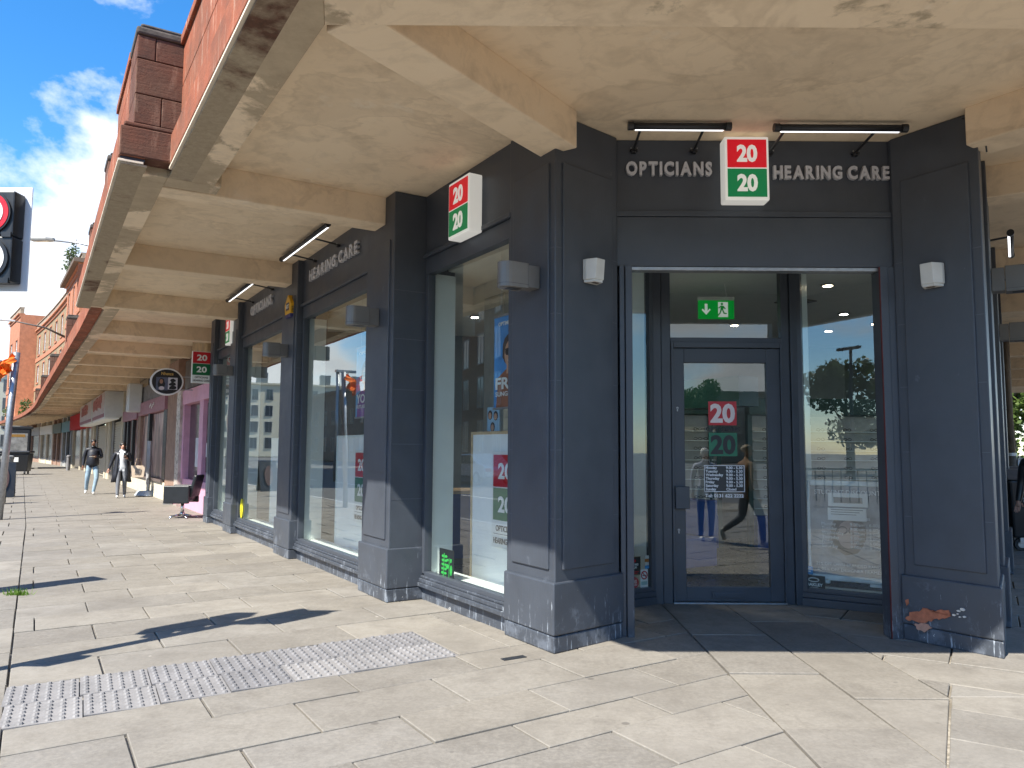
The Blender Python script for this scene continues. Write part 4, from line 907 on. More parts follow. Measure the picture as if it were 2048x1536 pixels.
# --- what is stuck on the door and side lights
gz = DY+.004
def decal(name, label, cat, x, z, rz=0, y=gz): return thing(name, label, cat, (x, y, z), rz)
t = decal('door_decal', 'red over green numeral decal on the entrance door glass', 'decal', 2.122, 1.45)
put_text('numerals', '20', .25, 0, -.004, .345, plain('decal_pale', (.78, .66, .64), .4), MB().box(-.142, .142, -.002, 0, .31, .55).build('panel', SIGN_R, t), .001, .010, width=.25)
put_text('numerals', '20', .25, 0, -.004, .03, INK, MB().box(-.142, .142, -.002, 0, 0, .235).build('panel', plain('decal_green', (.01, .17, .085), .4), t), .001, .010, width=.25)
put_text('lettering', 'OPTICIANS', .062, 0, -.003, .25, INK, t, .002, .002, width=.345)
t = decal('opening_hours', 'white printed opening hours and telephone number on the door glass', 'notice', 2.127, 1.03)
HW = plain('hours_white', (.80, .81, .82), .4); x0, x1, z0, z1 = -.20, .205, .065, .33
MB().box(x0, x1, -.002, 0, z0, z1).build('ground', plain('hours_ground', (.022, .026, .03), .4), t)
MB().box(x0, x1, -.004, -.002, z0, z0+.006).box(x0, x1, -.004, -.002, z1-.006, z1).box(x0, x0+.006, -.004, -.002, z0+.006, z1-.006).box(x1-.006, x1, -.004, -.002, z0+.006, z1-.006).build('border', HW, t)
for i, dname in enumerate(('Monday', 'Tuesday', 'Wednesday', 'Thursday', 'Friday', 'Saturday', 'Sunday')):
    z = z1-.037-i*.0355; put_text('lettering', dname, .036, x0+.015, -.003, z, HW, t, .001, .0012, 'L'); put_text('lettering', '9.00 - 5.30' if i < 6 else 'Closed', .036, .02, -.003, z, HW, t, .001, .0012, 'L', width=.165 if i < 6 else .10)
put_text('lettering', 'Tel: 0131 622 2222', .045, 0, -.003, .012, HW, t, .001, .0015, width=.385)
# right side light: hung snap frame with the student offer, small stickers
a_, b_ = Vector((2.88, DY-.02, 0)), Vector((4.02, 7.06, 0)); sd = (b_-a_).normalized(); sr = math.atan2(sd.y, sd.x)
def on_r(u, z, off=0): p = a_+sd*u+Vector((-sd.y, sd.x, 0))*off; return (p.x, p.y, z)
t = thing('snap_frame', 'silver snap frame with student discount poster behind the right side light', 'poster', on_r(.42, .27, .06), sr)
MB().box(-.37, .37, 0, .02, 0, .93).build('back', plain('snap_print', (.24, .255, .28), .35, var=.5, scale=5), t)
SILV = plain('silver_frame', (.74, .80, .80), .4, .0)
MB().box(-.40, -.345, -.012, .02, -.02, .95).box(.345, .40, -.012, .02, -.02, .95).box(-.345, .345, -.012, .02, -.02, .035).box(-.345, .345, -.012, .02, .895, .95).build('frame', SILV, t, bevel=.012)
GW = plain('print_pale', (.80, .82, .84), .4)
put_text('lettering', 'STUDENT DISCOUNT', .062, 0, -.004, .815, GW, t, .002, .0, width=.60)
put_text('lettering', '25% OFF OWN-BRANDED RANGE', .04, 0, -.004, .125, GW, t, .002, .0, width=.60); put_text('lettering', '& 25% OFF DESIGNER FRAMES', .04, 0, -.004, .075, GW, t, .002, .0, width=.58)
blob(0, .44, .16, .21, -.002, .001, 18, .05).build('printed_hair', plain('print_hair', (.05, .045, .045)), t); blob(0, .43, .10, .135, -.004, -.001, 16).build('printed_face', plain('print_face', (.38, .27, .24), .5), t)
for sx_ in (-1, 1): MB().tube([(sx_*.05+.042*math.cos(k*math.pi/6), -.006, .47+.036*math.sin(k*math.pi/6)) for k in range(13)], .004, 4, caps=False).build('printed_spectacles', BLACK, t)
put_text('lettering', 'Hours of Business', .05, .02, -.008, .575, GW, t, .002, .0, width=.36)
for i, dname in enumerate(('Monday', 'Tuesday', 'Wednesday', 'Thursday', 'Friday', 'Saturday')):
    z = .515-i*.043; put_text('lettering', dname, .042, -.24, -.008, z, GW, t, .002, .0, 'L'); put_text('lettering', '9.00am - 6.00pm' if i < 5 else '9.00am - 5.30pm', .042, .02, -.008, z, GW, t, .002, .0, 'L', width=.30)
MB().box(-.17, .19, -.03, -.012, .70, .83).box(-.18, .17, -.012, -.004, .565, .685).build('letter_slip', SIGN_W, t); MB().box(-.12, .14, -.034, -.029, .735, .79).build('slot', GREYP, t)
for k in range(3): MB().box(-.15, .14-.03*k, -.014, -.0125, .665-.022*k, .670-.022*k).build('print_line', INK, t)
MB().box(-.32, -.18, -.02, .06, -.05, -.02).box(.18, .32, -.02, .06, -.05, -.02).build('foot', SILV, t, bevel=.008)
t = thing('black_sticker', 'black sticker with white oval emblem low on the right side light', 'sticker', on_r(.10, .155, .012), sr); MB().box(-.095, .105, 0, .003, .0, .135).build('ground', BLACK, t); put_text('lettering', 'OAKLEY', .038, .005, -.002, .035, SIGN_W, t, .001, .0015, width=.16)
put_text('small_print', 'AUTHORISED', .012, .005, -.002, .018, SIGN_W, t, .001); t_ = [(.048*math.cos(k*math.pi/9), -.002, .095+.018*math.sin(k*math.pi/9)) for k in range(19)]; MB().tube(t_, .005, 4, caps=False).build('oval_emblem', SIGN_W, t)
t = thing('blue_sticker', 'small blue card sticker above the black emblem sticker', 'sticker', on_r(.055, .30, .012), sr); MB().box(-.04, .04, 0, .003, 0, .075).build('ground', plain('card_sticker_blue', (.06, .30, .62), .4), t); MB().box(-.03, .03, -.002, 0, .045, .058).box(-.03, .02, -.002, 0, .022, .034).build('mark', SIGN_W, t)
a2, b2 = Vector((1.41, DY-.02, 0)), Vector((.42, 7.20, 0)); ld = (a2-b2).normalized(); lr = math.atan2(ld.y, ld.x)
def on_l(u, z): p = a2-ld*u+Vector((-ld.y, ld.x, 0))*.012; return (p.x, p.y, z)
t = thing('store_plaque', 'black gold edged store plaque low on the left side light', 'plaque', on_l(.235, .29), lr); MB().box(-.08, .08, 0, .004, 0, .18).build('border', plain('plaque_gold', (.18, .13, .06), .4), t); MB().box(-.073, .073, -.002, .0, .007, .173).build('ground', BLACK, t)
put_text('lettering', 'CERTIFIED', .026, 0, -.003, .095, SIGN_W, t, .001, .0008, width=.10); put_text('lettering', 'STORE', .026, 0, -.003, .068, SIGN_W, t, .001, .0008, width=.06); blob(0, .14, .018, .014, -.004, -.001, 10).build('emblem', SIGN_R, t); MB().box(-.03, .055, -.003, -.001, .03, .038).box(-.03, .035, -.003, -.001, .015, .023).build('red_line', SIGN_R, t)
t = thing('round_red_sticker', 'round red sticker below the black plaque', 'sticker', on_l(.24, .165), lr); blob(0, .055, .062, .055, -.001, .002, 18, .03).build('ground', plain('prs_red', (.42, .01, .02), .4), t); put_text('lettering', 'PRS', .045, 0, -.003, .05, SIGN_W, t, .001, .001, width=.062); put_text('small_print', 'MUSIC', .018, .012, -.003, .028, SIGN_W, t, .001, .0005)
t = thing('no_smoking_sticker', 'white no smoking sticker low on the left side light', 'sticker', on_l(.115, .17), lr); MB().box(-.045, .05, 0, .003, 0, .17).build('ground', SIGN_W, t)
m_ = MB().tube([(.002+.036*math.cos(k*math.pi/10), -.003, .115+.036*math.sin(k*math.pi/10)) for k in range(21)], .006, 5, caps=False); m_.prismy([(-.024, .138), (-.018, .144), (.03, .094), (.024, .088)], -.005, -.001); m_.build('ban_ring', SIGN_R, t); MB().box(-.018, .024, -.0025, 0, .108, .116).build('cigarette', INK, t); MB().box(-.035, .04, -.002, 0, .02, .055).build('text_block', plain('sticker_teal', (.30, .48, .46), .4), t)
t = thing('card_stickers', 'narrow strip of card stickers above the no smoking sticker', 'sticker', on_l(.075, .345), lr)
for k, c in enumerate(((.06, .30, .62), (.62, .63, .60), (.45, .16, .03), (.62, .63, .60))): MB().box(-.025, .025, 0, .003, .032*k, .032*k+.03).build('sticker', plain('cardstick%d' % k, c, .4), t)
t = thing('paper_notice', 'white paper notice taped inside the left side light', 'notice', on_l(.33, 1.46), lr); MB().box(-.11, .06, 0, .003, 0, .24).build('sheet', SIGN_W, t)
for k in range(3): MB().box(-.03, .035, -.002, 0, .15-.02*k, .155-.02*k).build('print_line', INK, t)
# ================================================================== the other shops of the terrace
def m_rubble(name, a, b, mort, sc=1.0):
    t = NT(name); br_ = t.new('ShaderNodeTexBrick'); br_.inputs['Color1'].default_value = (*a, 1); br_.inputs['Color2'].default_value = (*b, 1); br_.inputs['Mortar'].default_value = (*mort, 1)
    br_.inputs['Scale'].default_value = sc; br_.inputs['Brick Width'].default_value = .55; br_.inputs['Row Height'].default_value = .24; br_.inputs['Mortar Size'].default_value = .012
    n = t.noise(3, 6, .7)
    mp = t.new('ShaderNodeMapping'); mp.inputs['Rotation'].default_value = (-math.pi/2, 0, 0); t.l.new(t.coord('Object'), mp.inputs[0]); t.l.new(mp.outputs[0], br_.inputs['Vector'])
    c = t.mix(t.math('MULTIPLY', t.ramp(n, (.4, 0), (.7, 1)), .5), br_.outputs[0], [x*.6 for x in a]); t.bump(t.noise(20, 5), .5, .02); return t.fin(c, .9, 0, .2)
RUBBLE = m_rubble('brown_rubble_stone', (.33, .25, .155), (.25, .185, .115), (.18, .13, .085))
STONEP = plain('pink_brown_stone', (.29, .185, .135), .85, var=.2, scale=5, bump=.3)
SHUT = plain('cream_shutter', (.55, .50, .39), .5, .1, var=.06); CREAM = plain('cream_render', (.58, .52, .40), .85, var=.1, bump=.2); MAUVE = plain('mauve_fascia', (.36, .16, .19), .5, var=.12)
DGLASS = plain('dark_shop_glass', (.02, .022, .026), .12, var=.2, spec=.6); SILVER = plain('silver_box', (.62, .63, .62), .4, .2, var=.05)
def m_graphic():
    t = NT('printed_window_film'); n = t.noise(1.9, 3, .5, stretch=(1, 1, .35), dist=1.2); n2 = t.noise(1.1, 2, .5, w=4., stretch=(1, 1, .3), dist=.8)
    c = t.ramp(n, (.32, (.05, .03, .03)), (.43, (.26, .13, .105)), (.52, (.48, .30, .24)), (.60, (.62, .45, .40)), (.72, (.15, .07, .07)))
    c = t.mix(t.math('MULTIPLY', t.ramp(n2, (.5, 0), (.62, 1)), .6), c, (.34, .12, .17)); return t.fin(c, .3, 0, .5)
FILM = m_graphic()
class Shop:
    def __init__(s, name, label, s0, s1, cat='shop'):
        s.m = (s0+s1)/2; s.s0, s.s1 = s0, s1; s.base = wall_n(s.m)
        s.t = thing(name, label, cat, LP(s.m, s.base), ROT_L+math.atan(dbend(s.m)))
    def box(s, name, mat, s0, s1, n0, n1, z0, z1, parent=None, bevel=0):
        # follows the crescent: n measured from the shop line at each end
        mb = MB().prism([(s0, wall_n(s0)+n0), (s1, wall_n(s1)+n0), (s1, wall_n(s1)+n1), (s0, wall_n(s0)+n1)], z0, z1)
        return mb.build(name, mat, parent or s.t, xf=ML, bevel=bevel)
    def plane(s, name, mat, s0, s1, n, z0, z1, parent=None): return s.box(name, mat, s0, s1, n-.02, n, z0, z1, parent)
# pink salon
S = Shop('pink_salon', 'pink framed hair salon next to the navy optician shop', 17.06, 24.1)
S.box('wall', STONEP, 17.06, 24.1, -.6, -.32, 3.0, 4.14); S.box('pilaster', STONEP, 22.5, 24.1, -.4, .06, 0, 3.9, bevel=.01)
o = S.box('marble_strip', plain('marble_cladding', (.46, .40, .35), .3, var=.3, scale=4), 21.7, 22.25, -.3, .10, 0, 3.0)
S.box('lower_panel', PINK, 17.08, 21.7, -.3, -.02, 0, .72); S.box('frame', PINK, 17.08, 18.0, -.25, .03, .72, 2.72); S.box('frame', PINK, 19.0, 19.45, -.25, .03, .72, 2.72); S.box('frame', PINK, 21.5, 21.7, -.25, .03, .72, 2.72)
S.box('head', PINK, 17.08, 21.7, -.3, .05, 2.62, 2.98); S.plane('pane', DGLASS, 18.0, 21.5, -.12, .72, 2.62)
S.box('picture_board', plain('salon_board', (.07, .06, .055), .5, var=.6, scale=2), 18.1, 21.4, -.3, .06, 3.0, 3.72); S.box('poster', plain('salon_poster', (.10, .05, .05), .4, var=.9, scale=1.5), 18.05, 18.95, -.10, -.05, .95, 2.55)
S.box('figure_print', plain('figure_print', (.58, .58, .60), .5, var=.2), 19.75, 20.3, -.10, -.06, 1.05, 1.75); S.box('banner', plain('gilt_banner', (.42, .32, .19), .4, .2, var=.5, scale=3), 18.3, 19.9, -.1, .18, 3.3, 4.1, bevel=.05)
for k in range(5): S.box('bottle_shelf', SIGN_W, 18.1+.17*k, 18.2+.17*k, -.1, -.04, 1.3+.12*(k % 2), 1.52+.1*(k % 3))
# beauty shop with printed windows
S = Shop('beauty_shop', 'beauty shop with mauve fascia and printed brown window film', 24.1, 35.6)
S.box('wall', STONEP, 24.1, 35.6, -.6, -.34, 3.0, 4.14); S.box('stall_riser', CREAM, 24.1, 35.6, -.3, .04, 0, .5, bevel=.01); S.box('sill', plain('dark_sill', (.12, .09, .08)), 24.6, 35.4, -.3, .10, .5, .58)
S.box('fascia', MAUVE, 24.4, 30.4, -.3, .10, 2.62, 3.05); S.box('fascia', MAUVE, 30.9, 35.5, -.3, .10, 2.55, 2.95); S.box('upper_fascia', plain('slate_band', (.20, .19, .19), .6, var=.3), 24.4, 35.5, -.3, .02, 3.07, 3.62)
put = [(24.3, 24.9), (27.9, 28.3), (30.2, 30.9), (32.4, 32.8), (34.0, 34.3), (35.1, 35.6)]
for a, b_ in put: S.box('mullion', BLACK if a not in (30.2,) else STONEP, a, b_, -.3, .04, .55, 2.62)
for a, b_ in ((24.9, 27.9), (28.3, 30.2), (30.9, 32.4), (32.8, 34.0), (34.3, 35.1)): S.plane('printed_pane', FILM, a, b_, -.06, .58, 2.6)
S.box('clerestory', DGLASS, 25.2, 27.4, -.4, -.3, 3.64, 4.1); S.box('clerestory', DGLASS, 31.4, 33.6, -.4, -.3, 3.64, 4.1); S.box('lamp_cluster', SILVER, 29.9, 30.5, .05, .5, 2.75, 3.75, bevel=.04)
o = thing('fascia_dots', 'row of pale logo dots on the mauve fascia', 'lettering', LP(27, wall_n(27)+.105, 2.78), ROT_L)
for k in range(5): MB().disc_y(-.5+k*.24, .06+.05*math.sin(k*2.1), .05, -.01, 0, 10).build('dot', SIGN_W, o)
# two shuttered shops with projecting sign boxes
for s0, s1, lab in ((36.0, 43.0, 'shop with lowered cream roller shutter and big white sign box next to the beauty shop'), (43.2, 52.0, 'farther shop with lowered cream roller shutter and white sign box beside the red fascia')):
    S = Shop('shuttered_shop', lab, s0, s1); S.box('wall', CREAM, s0, s1, -.6, -.42, 3.1, 4.14); S.box('pilaster', CREAM, s0, s0+.7, -.4, .04, 0, 3.9); S.box('pilaster', CREAM, s1-1.3, s1, -.4, .02, 0, 3.9); S.box('pilaster', plain('grey_tile', (.16, .15, .14), .4, var=.3), s1-2.4, s1-1.3, -.4, -.05, 0, 3.6)
    z = .05
    while z < 2.62: S.box('shutter_slat', SHUT, s0+.7, s1-2.4, -.22, -.10-.0, z, z+.085); S.box('shutter_slat', SHUT, s0+.7, s1-2.4, -.22, -.14, z+.086, z+.108); z += .11
    S.box('sign_return', SILVER, s0+.15, s0+.25, -.1, .72, 2.8, 3.85, bevel=.01); p = S.box('sign_box', SILVER, s0+.25, s1-.4, .1, .72, 2.75, 3.85, bevel=.02)
    S.box('sign_face', plain('faded_sign', (.60, .50, .48), .5, var=.12, scale=2), s0+.4, s1-.5, .72, .735, 2.95, 3.8, p); S.box('sign_stripe', plain('sign_maroon', (.30, .08, .10), .5), s0+.4, s1-.5, .72, .738, 2.78, 2.93, p); S.box('sign_soffit', WHITE, s0+.3, s1-.45, .15, .70, 2.70, 2.748, p)
    q_ = thing('shop_lettering', 'worn script on the sign box of the %s shuttered shop' % ('first' if s0 < 40 else 'second'), 'lettering', LP((s0+s1)/2, wall_n((s0+s1)/2)+.742, 3.15), ROT_L+math.atan(dbend((s0+s1)/2)))
    
    rr = random.Random(int(s0)); fr_ = plain('faded_red', (.48, .22, .22), .5)
    for k in range(7):                                  # worn script, no longer legible
        x = -2.0+k*.62; MB().tube([(x+rr.uniform(-.1, .1)+.22*math.cos(a)*rr.uniform(.6, 1.2), -.004, .28+.3*math.sin(a*.9)*rr.uniform(.6, 1.1)) for a in [j*.9 for j in range(6)]], .045, 4).build('stroke', fr_, q_)
# red fascia shop
S = Shop('red_fascia_shop', 'shop with red fascia and white ampersand logo', 52.4, 66.0); S.box('wall', CREAM, 52.4, 66, -.6, -.42, 3.3, 4.14); S.box('fascia', plain('fascia_red', (.50, .02, .025), .75, spec=.2), 52.6, 65.6, -.3, .22, 2.75, 3.75); S.box('glazing', DGLASS, 53.2, 65.0, -.3, -.1, 0, 2.75)
for a in (52.5, 56.0, 59.6, 65.2): S.box('mullion', CREAM, a, a+.6, -.3, .0, 0, 2.75)
q_ = thing('ampersand_logo', 'white outlined ampersand logo on the red fascia', 'lettering', LP(56.5, wall_n(56.5)+.225, 2.9), ROT_L+.063); put_text('lettering', '&Q', .75, 0, 0, .1, SIGN_W, q_, .01, .02); MB().box(-.75, .75, -.012, 0, .72, .78).box(-.75, .75, -.012, 0, -.05, .01).box(-.75, -.69, -.012, 0, .01, .72).box(.69, .75, -.012, 0, .01, .72).build('outline', SIGN_W, q_)
# the rest of the crescent at street level
TEAL = plain('teal_front', (.03, .16, .20), .5)
for s0, s1, m1, m2, lab in ((66.2, 73, plain('grey_column', (.34, .34, .33), .7), TEAL, 'shop with teal front and grey pillar at the start of the crescent'), (73.2, 80, STONEP, plain('green_front', (.05, .08, .06)), 'shop with dark green fascia on the crescent'), (80.2, 90, CREAM, plain('white_front', (.60, .60, .56)), 'shop with plain white fascia on the crescent'), (90.2, 104, STONEP, plain('grey_front', (.30, .31, .32)), 'last grey fronted shop on the crescent behind the bus shelter')):
    S = Shop('terrace_shop', lab, s0, s1); S.box('wall', CREAM, s0, s1, -.6, -.42, 3.3, 4.14); S.box('fascia', m2, s0+.2, s1-.2, -.3, .12, 2.7, 3.5); S.box('glazing', DGLASS, s0+.6, s1-.6, -.3, -.1, .45, 2.7); S.box('stall_riser', m1, s0+.5, s1-.5, -.3, -.02, 0, .45)
    for a in (s0, (s0+s1)/2-.2, s1-.6): S.box('pilaster', m1, a, a+.6, -.4, .05, 0, 3.9)
# ------------------------------------------------------------------ tenement storeys over the crescent
RS2 = plain('red_ashlar', (.40, .16, .085), .85, var=.18, scale=3, bump=.2); FRAMEW = plain('sash_white', (.68, .68, .66), .5)
PANE2 = plain('sash_glass', (.035, .045, .06), .08, var=.3, spec=.8)
def tenement(label, s0, s1, off, top, bay, wall, rows, wide=1.05, pairs=(), proud=.0):
    t = thing('tenement_building', label, 'building', LP((s0+s1)/2, wall_n((s0+s1)/2)+off), ROT_L)
    X = lambda mb, nm, mt, pr=None: mb.build(nm, mt, pr or t, xf=ML)
    def seg(a, b, n0, n1, z0, z1): return [(a, wall_n(a)+off+n0), (b, wall_n(b)+off+n0), (b, wall_n(b)+off+n1), (a, wall_n(a)+off+n1)], z0, z1
    k = max(1, round((s1-s0)/bay)); w = (s1-s0)/k
    zs = [4.18]+[z for r_ in rows for z in r_]+[top-1.0]
    for i in range(k):
        a, b = s0+i*w, s0+(i+1)*w; m0, m1 = (a+b)/2-wide/2, (a+b)/2+wide/2
        wb = MB(); wb.prism(*seg(a, m0, -.4, 0, 4.18, top-1.0)); wb.prism(*seg(m1, b, -.4, 0, 4.18, top-1.0))
        for z0, z1 in zip([4.18]+[r_[1] for r_ in rows], [r_[0] for r_ in rows]+[top-1.0]): wb.prism(*seg(m0, m1, -.4, 0, z0, z1))
        X(wb, 'wall', wall)
        for z0, z1 in rows:
            o = X(MB().prism(*seg(m0, m1, -.20, -.15, z0, z1)), 'window', PANE2)
            fb = MB()
            for c in ([m0, m1-.09] + ([(m0+m1)/2-.06] if pairs == 'all' or i in pairs else [])): fb.prism(*seg(c, c+.1, -.17, -.06, z0, z1))
            fb.prism(*seg(m0, m1, -.16, -.08, z0, z0+.1)); fb.prism(*seg(m0, m1, -.16, -.08, (z0+z1)/2-.04, (z0+z1)/2+.04)); fb.prism(*seg(m0, m1, -.16, -.08, z1-.1, z1)); X(fb, 'sash_frame', FRAMEW, o)
            X(MB().prism(*seg(m0-.12, m0, -.2, .03, z0-.1, z1+.12)).prism(*seg(m1, m1+.12, -.2, .03, z0-.1, z1+.12)).prism(*seg(m0, m1, -.2, .03, z1, z1+.15)).prism(*seg(m0, m1, -.2, .08, z0-.15, z0)), 'stone_surround', RS2, o)
        for r_ in rows[:-1]: X(MB().prism(*seg(a+.003, b-.003, -.1, .07, r_[1]+.45, r_[1]+.85)), 'band_course', RS2)
        X(MB().prism(*seg(a, b, -.4, .10, top-1.0, top-.75)).prism(*seg(a, b, -.4, .25, top-.74, top-.6)), 'cornice', RS2); X(MB().prism(*seg(a, b, -.3, .04, top-.59, top)).prism(*seg(a, b, -.35, .12, top+.002, top+.08)), 'parapet', plain('weathered_parapet', (.30, .235, .17), .9, var=.25, scale=2, bump=.3))
    X(MB().prism([(s0, wall_n(s0)+off-.4), (s1, wall_n(s1)+off-.4), (s1, wall_n(s1)+off-9), (s0, wall_n(s0)+off-9)], 4.18, top-.7), 'rear_mass', wall)
    return t
ROWS = [(5.3, 7.0), (8.25, 10.05), (11.2, 13.1)]
tn = tenement('red stone end pavilion of the crescent with heavy cornice and weeds', 61.0, 71.5, .35, 15.0, 3.5, RS2, [(5.3, 7.2), (8.3, 10.5), (11.3, 13.6)], 1.2, 'all')
MB().prism([(60.7, wall_n(61)+.9), (71.8, wall_n(71.5)+.9), (71.8, wall_n(71.5)+.2), (60.7, wall_n(61)+.2)], 14.35, 14.62).build('heavy_cornice', plain('dark_cornice', (.13, .095, .07), .9), tn, xf=ML)
tenement('brown rubble crescent tenement with red stone bands and white sashes', 71.6, 97.4, 0, 14.6, 4.3, RUBBLE, ROWS, 1.5, (0, 3, 4))
tenement('red stone far pavilion projecting from the crescent with a plain parapet', 97.5, 106.5, 1.6, 16.4, 4.5, RS2, ROWS, 1.7, 'all')
t = thing('chimney_stack', 'pale chimney stack behind the crescent parapet', 'chimney', LP(76, wall_n(76)-3, 13.9), ROT_L); MB().box(-.9, .9, -.4, .4, 0, 1.7).build('stack', plain('weathered_parapet', (.30, .235, .17)), t); MB().lathe([(.16, 1.7), (.13, 2.3)], 10, (-.4, 0, 0)).lathe([(.16, 1.7), (.13, 2.3)], 10, (.4, 0, 0)).build('pots', CREAM, t)
# ------------------------------------------------------------------ trees and weeds
def m_leaf(name, a, b):
    t = NT(name); r_ = t.noise(1.7, 4); g = t.new('ShaderNodeTexWhiteNoise'); 
    c = t.mix(t.ramp(r_, (.35, 0), (.68, 1)), a, b); m_ = t.fin(c, .55, 0, .4); t.b.inputs['Transmission Weight'].default_value = 0
    tr = t.new('ShaderNodeBsdfTranslucent'); t.l.new(c, tr.inputs[0]); mx = t.new('ShaderNodeMixShader'); mx.inputs[0].default_value = .35; t.l.new(t.b.outputs[0], mx.inputs[1]); t.l.new(tr.outputs[0], mx.inputs[2]); t.l.new(mx.outputs[0], t.out.inputs[0]); return m_
LEAFM = m_leaf('tree_leaf', (.075, .13, .025), (.14, .20, .05)); LEAFD = m_leaf('dark_leaf', (.04, .075, .018), (.08, .12, .03)); BARK = plain('bark', (.085, .065, .048), .9, var=.3, scale=15, bump=.6)
def foliage(blobs, n, size, rnd):
    mb = MB()
    for i in range(n):
        c, r_ = blobs[rnd.randrange(len(blobs))]
        v = Vector((rnd.gauss(0, 1), rnd.gauss(0, 1), rnd.gauss(0, 1))).normalized()*r_*(rnd.random()**.4); p = Vector(c)+Vector((v.x, v.y, v.z*.8))
        e = Euler((rnd.uniform(0, 6.28), rnd.uniform(-.9, .9), rnd.uniform(0, 6.28))); s = size*rnd.uniform(.6, 1.4)
        a, b_ = e.to_matrix() @ Vector((s, 0, 0)), e.to_matrix() @ Vector((0, s*.6, .1*s)); mb.add([p-a, p-b_, p+a, p+b_], [(0, 1, 2, 3)])
    return mb
def tree(label, loc, h, r_, n=2600, leaf=None, seed=1, size=.16, trunk=.2, low=.42):
    rnd = random.Random(seed); t = thing('street_tree', label, 'tree', loc, 0, 'leafy street trees')
    tb = MB(); tb.tube([(0, 0, 0), (.05, .02, h*.2), (-.03, .05, h*.42), (.05, 0, h*.7)], [trunk, trunk*.8, trunk*.62, trunk*.25], 9)
    blobs = []
    for k in range(13):
        a = k*2.4+rnd.uniform(-.4, .4); rr = r_*rnd.uniform(.25, .72); z = h*rnd.uniform(low, .88); c = (rr*math.cos(a), rr*math.sin(a), z); blobs.append((c, r_*rnd.uniform(.28, .46)))
        tb.tube([(0, .02, h*.36+k*.02*h), (c[0]*.5, c[1]*.5, (z+h*.38)/2+.2), c], [trunk*.4, trunk*.25, trunk*.08], 6)
    tb.build('trunk', BARK, t, smooth=True); foliage(blobs, n, size, rnd).build('crown', leaf or LEAFM, t, fix=False); return t
tree('sunlit leafy tree behind the lamp post on the side street', (27.0, 42.0, -.1), 10.5, 5.2, 14000, LEAFM, 5, .17, .26, .16)
tree('darker leafy tree farther along the side street', (33, 55, -.1), 12, 5.5, 6000, LEAFM, 8, .24, .28)
t = thing('roof_weeds', 'straggling weeds growing on the crescent cornice', 'plant', LP(65, wall_n(65)+.75, 14.62), ROT_L); rnd = random.Random(4)
sb = MB()
for k in range(14): x = rnd.uniform(-3, 3); sb.tube([(x, 0, 0), (x+rnd.uniform(-.3, .3), rnd.uniform(-.2, .2), rnd.uniform(.5, 1.1)), (x+rnd.uniform(-.6, .6), rnd.uniform(-.4, .2), rnd.uniform(.9, 1.9))], .02, 4)
sb.build('stem', BARK, t); foliage([((rnd.uniform(-3, 3), 0, rnd.uniform(.4, 1.3)), .55) for k in range(12)], 500, .09, rnd).build('leaves', LEAFD, t, fix=False)
for i, (s, n, z) in enumerate(((103, 2.9, 4.3), (88, 1.0, 4.3))):
    t = thing('ledge_weeds', ('bushy weeds on the canopy ledge below the far pavilion', 'small weeds on the canopy ledge below the rubble tenement')[i], 'plant', LP(s, wall_n(s)+1.6, 4.2), ROT_L); sb = MB()
    for k in range(8): x = rnd.uniform(-.9, .9); sb.tube([(x, 0, 0), (x*1.2, .1, rnd.uniform(.5, 1.2))], .02, 4)
    sb.build('stem', BARK, t); foliage([((rnd.uniform(-.9, .9), 0, rnd.uniform(.3, 1.5)), .6) for k in range(8)], 420, .11, rnd).build('leaves', LEAFD, t, fix=False)
t = thing('pavement_grass', 'tuft of bright green grass by the kerb joint', 'plant', LP(9.5, .08, -.01)); gb = MB(); rnd = random.Random(9)
for k in range(160):
    x, y, h = rnd.gauss(0, .06), rnd.gauss(0, .03), rnd.uniform(.03, .09); a = rnd.uniform(0, 6.28); dx, dy = .006*math.cos(a), .006*math.sin(a); gb.add([(x-dx, y-dy, 0), (x+dx, y+dy, 0), (x+rnd.uniform(-.05, .05), y+rnd.uniform(-.05, .05), h)], [(0, 1, 2)])
gb.build('blades', m_leaf('grass_leaf', (.10, .20, .02), (.16, .28, .04)), t, fix=False)
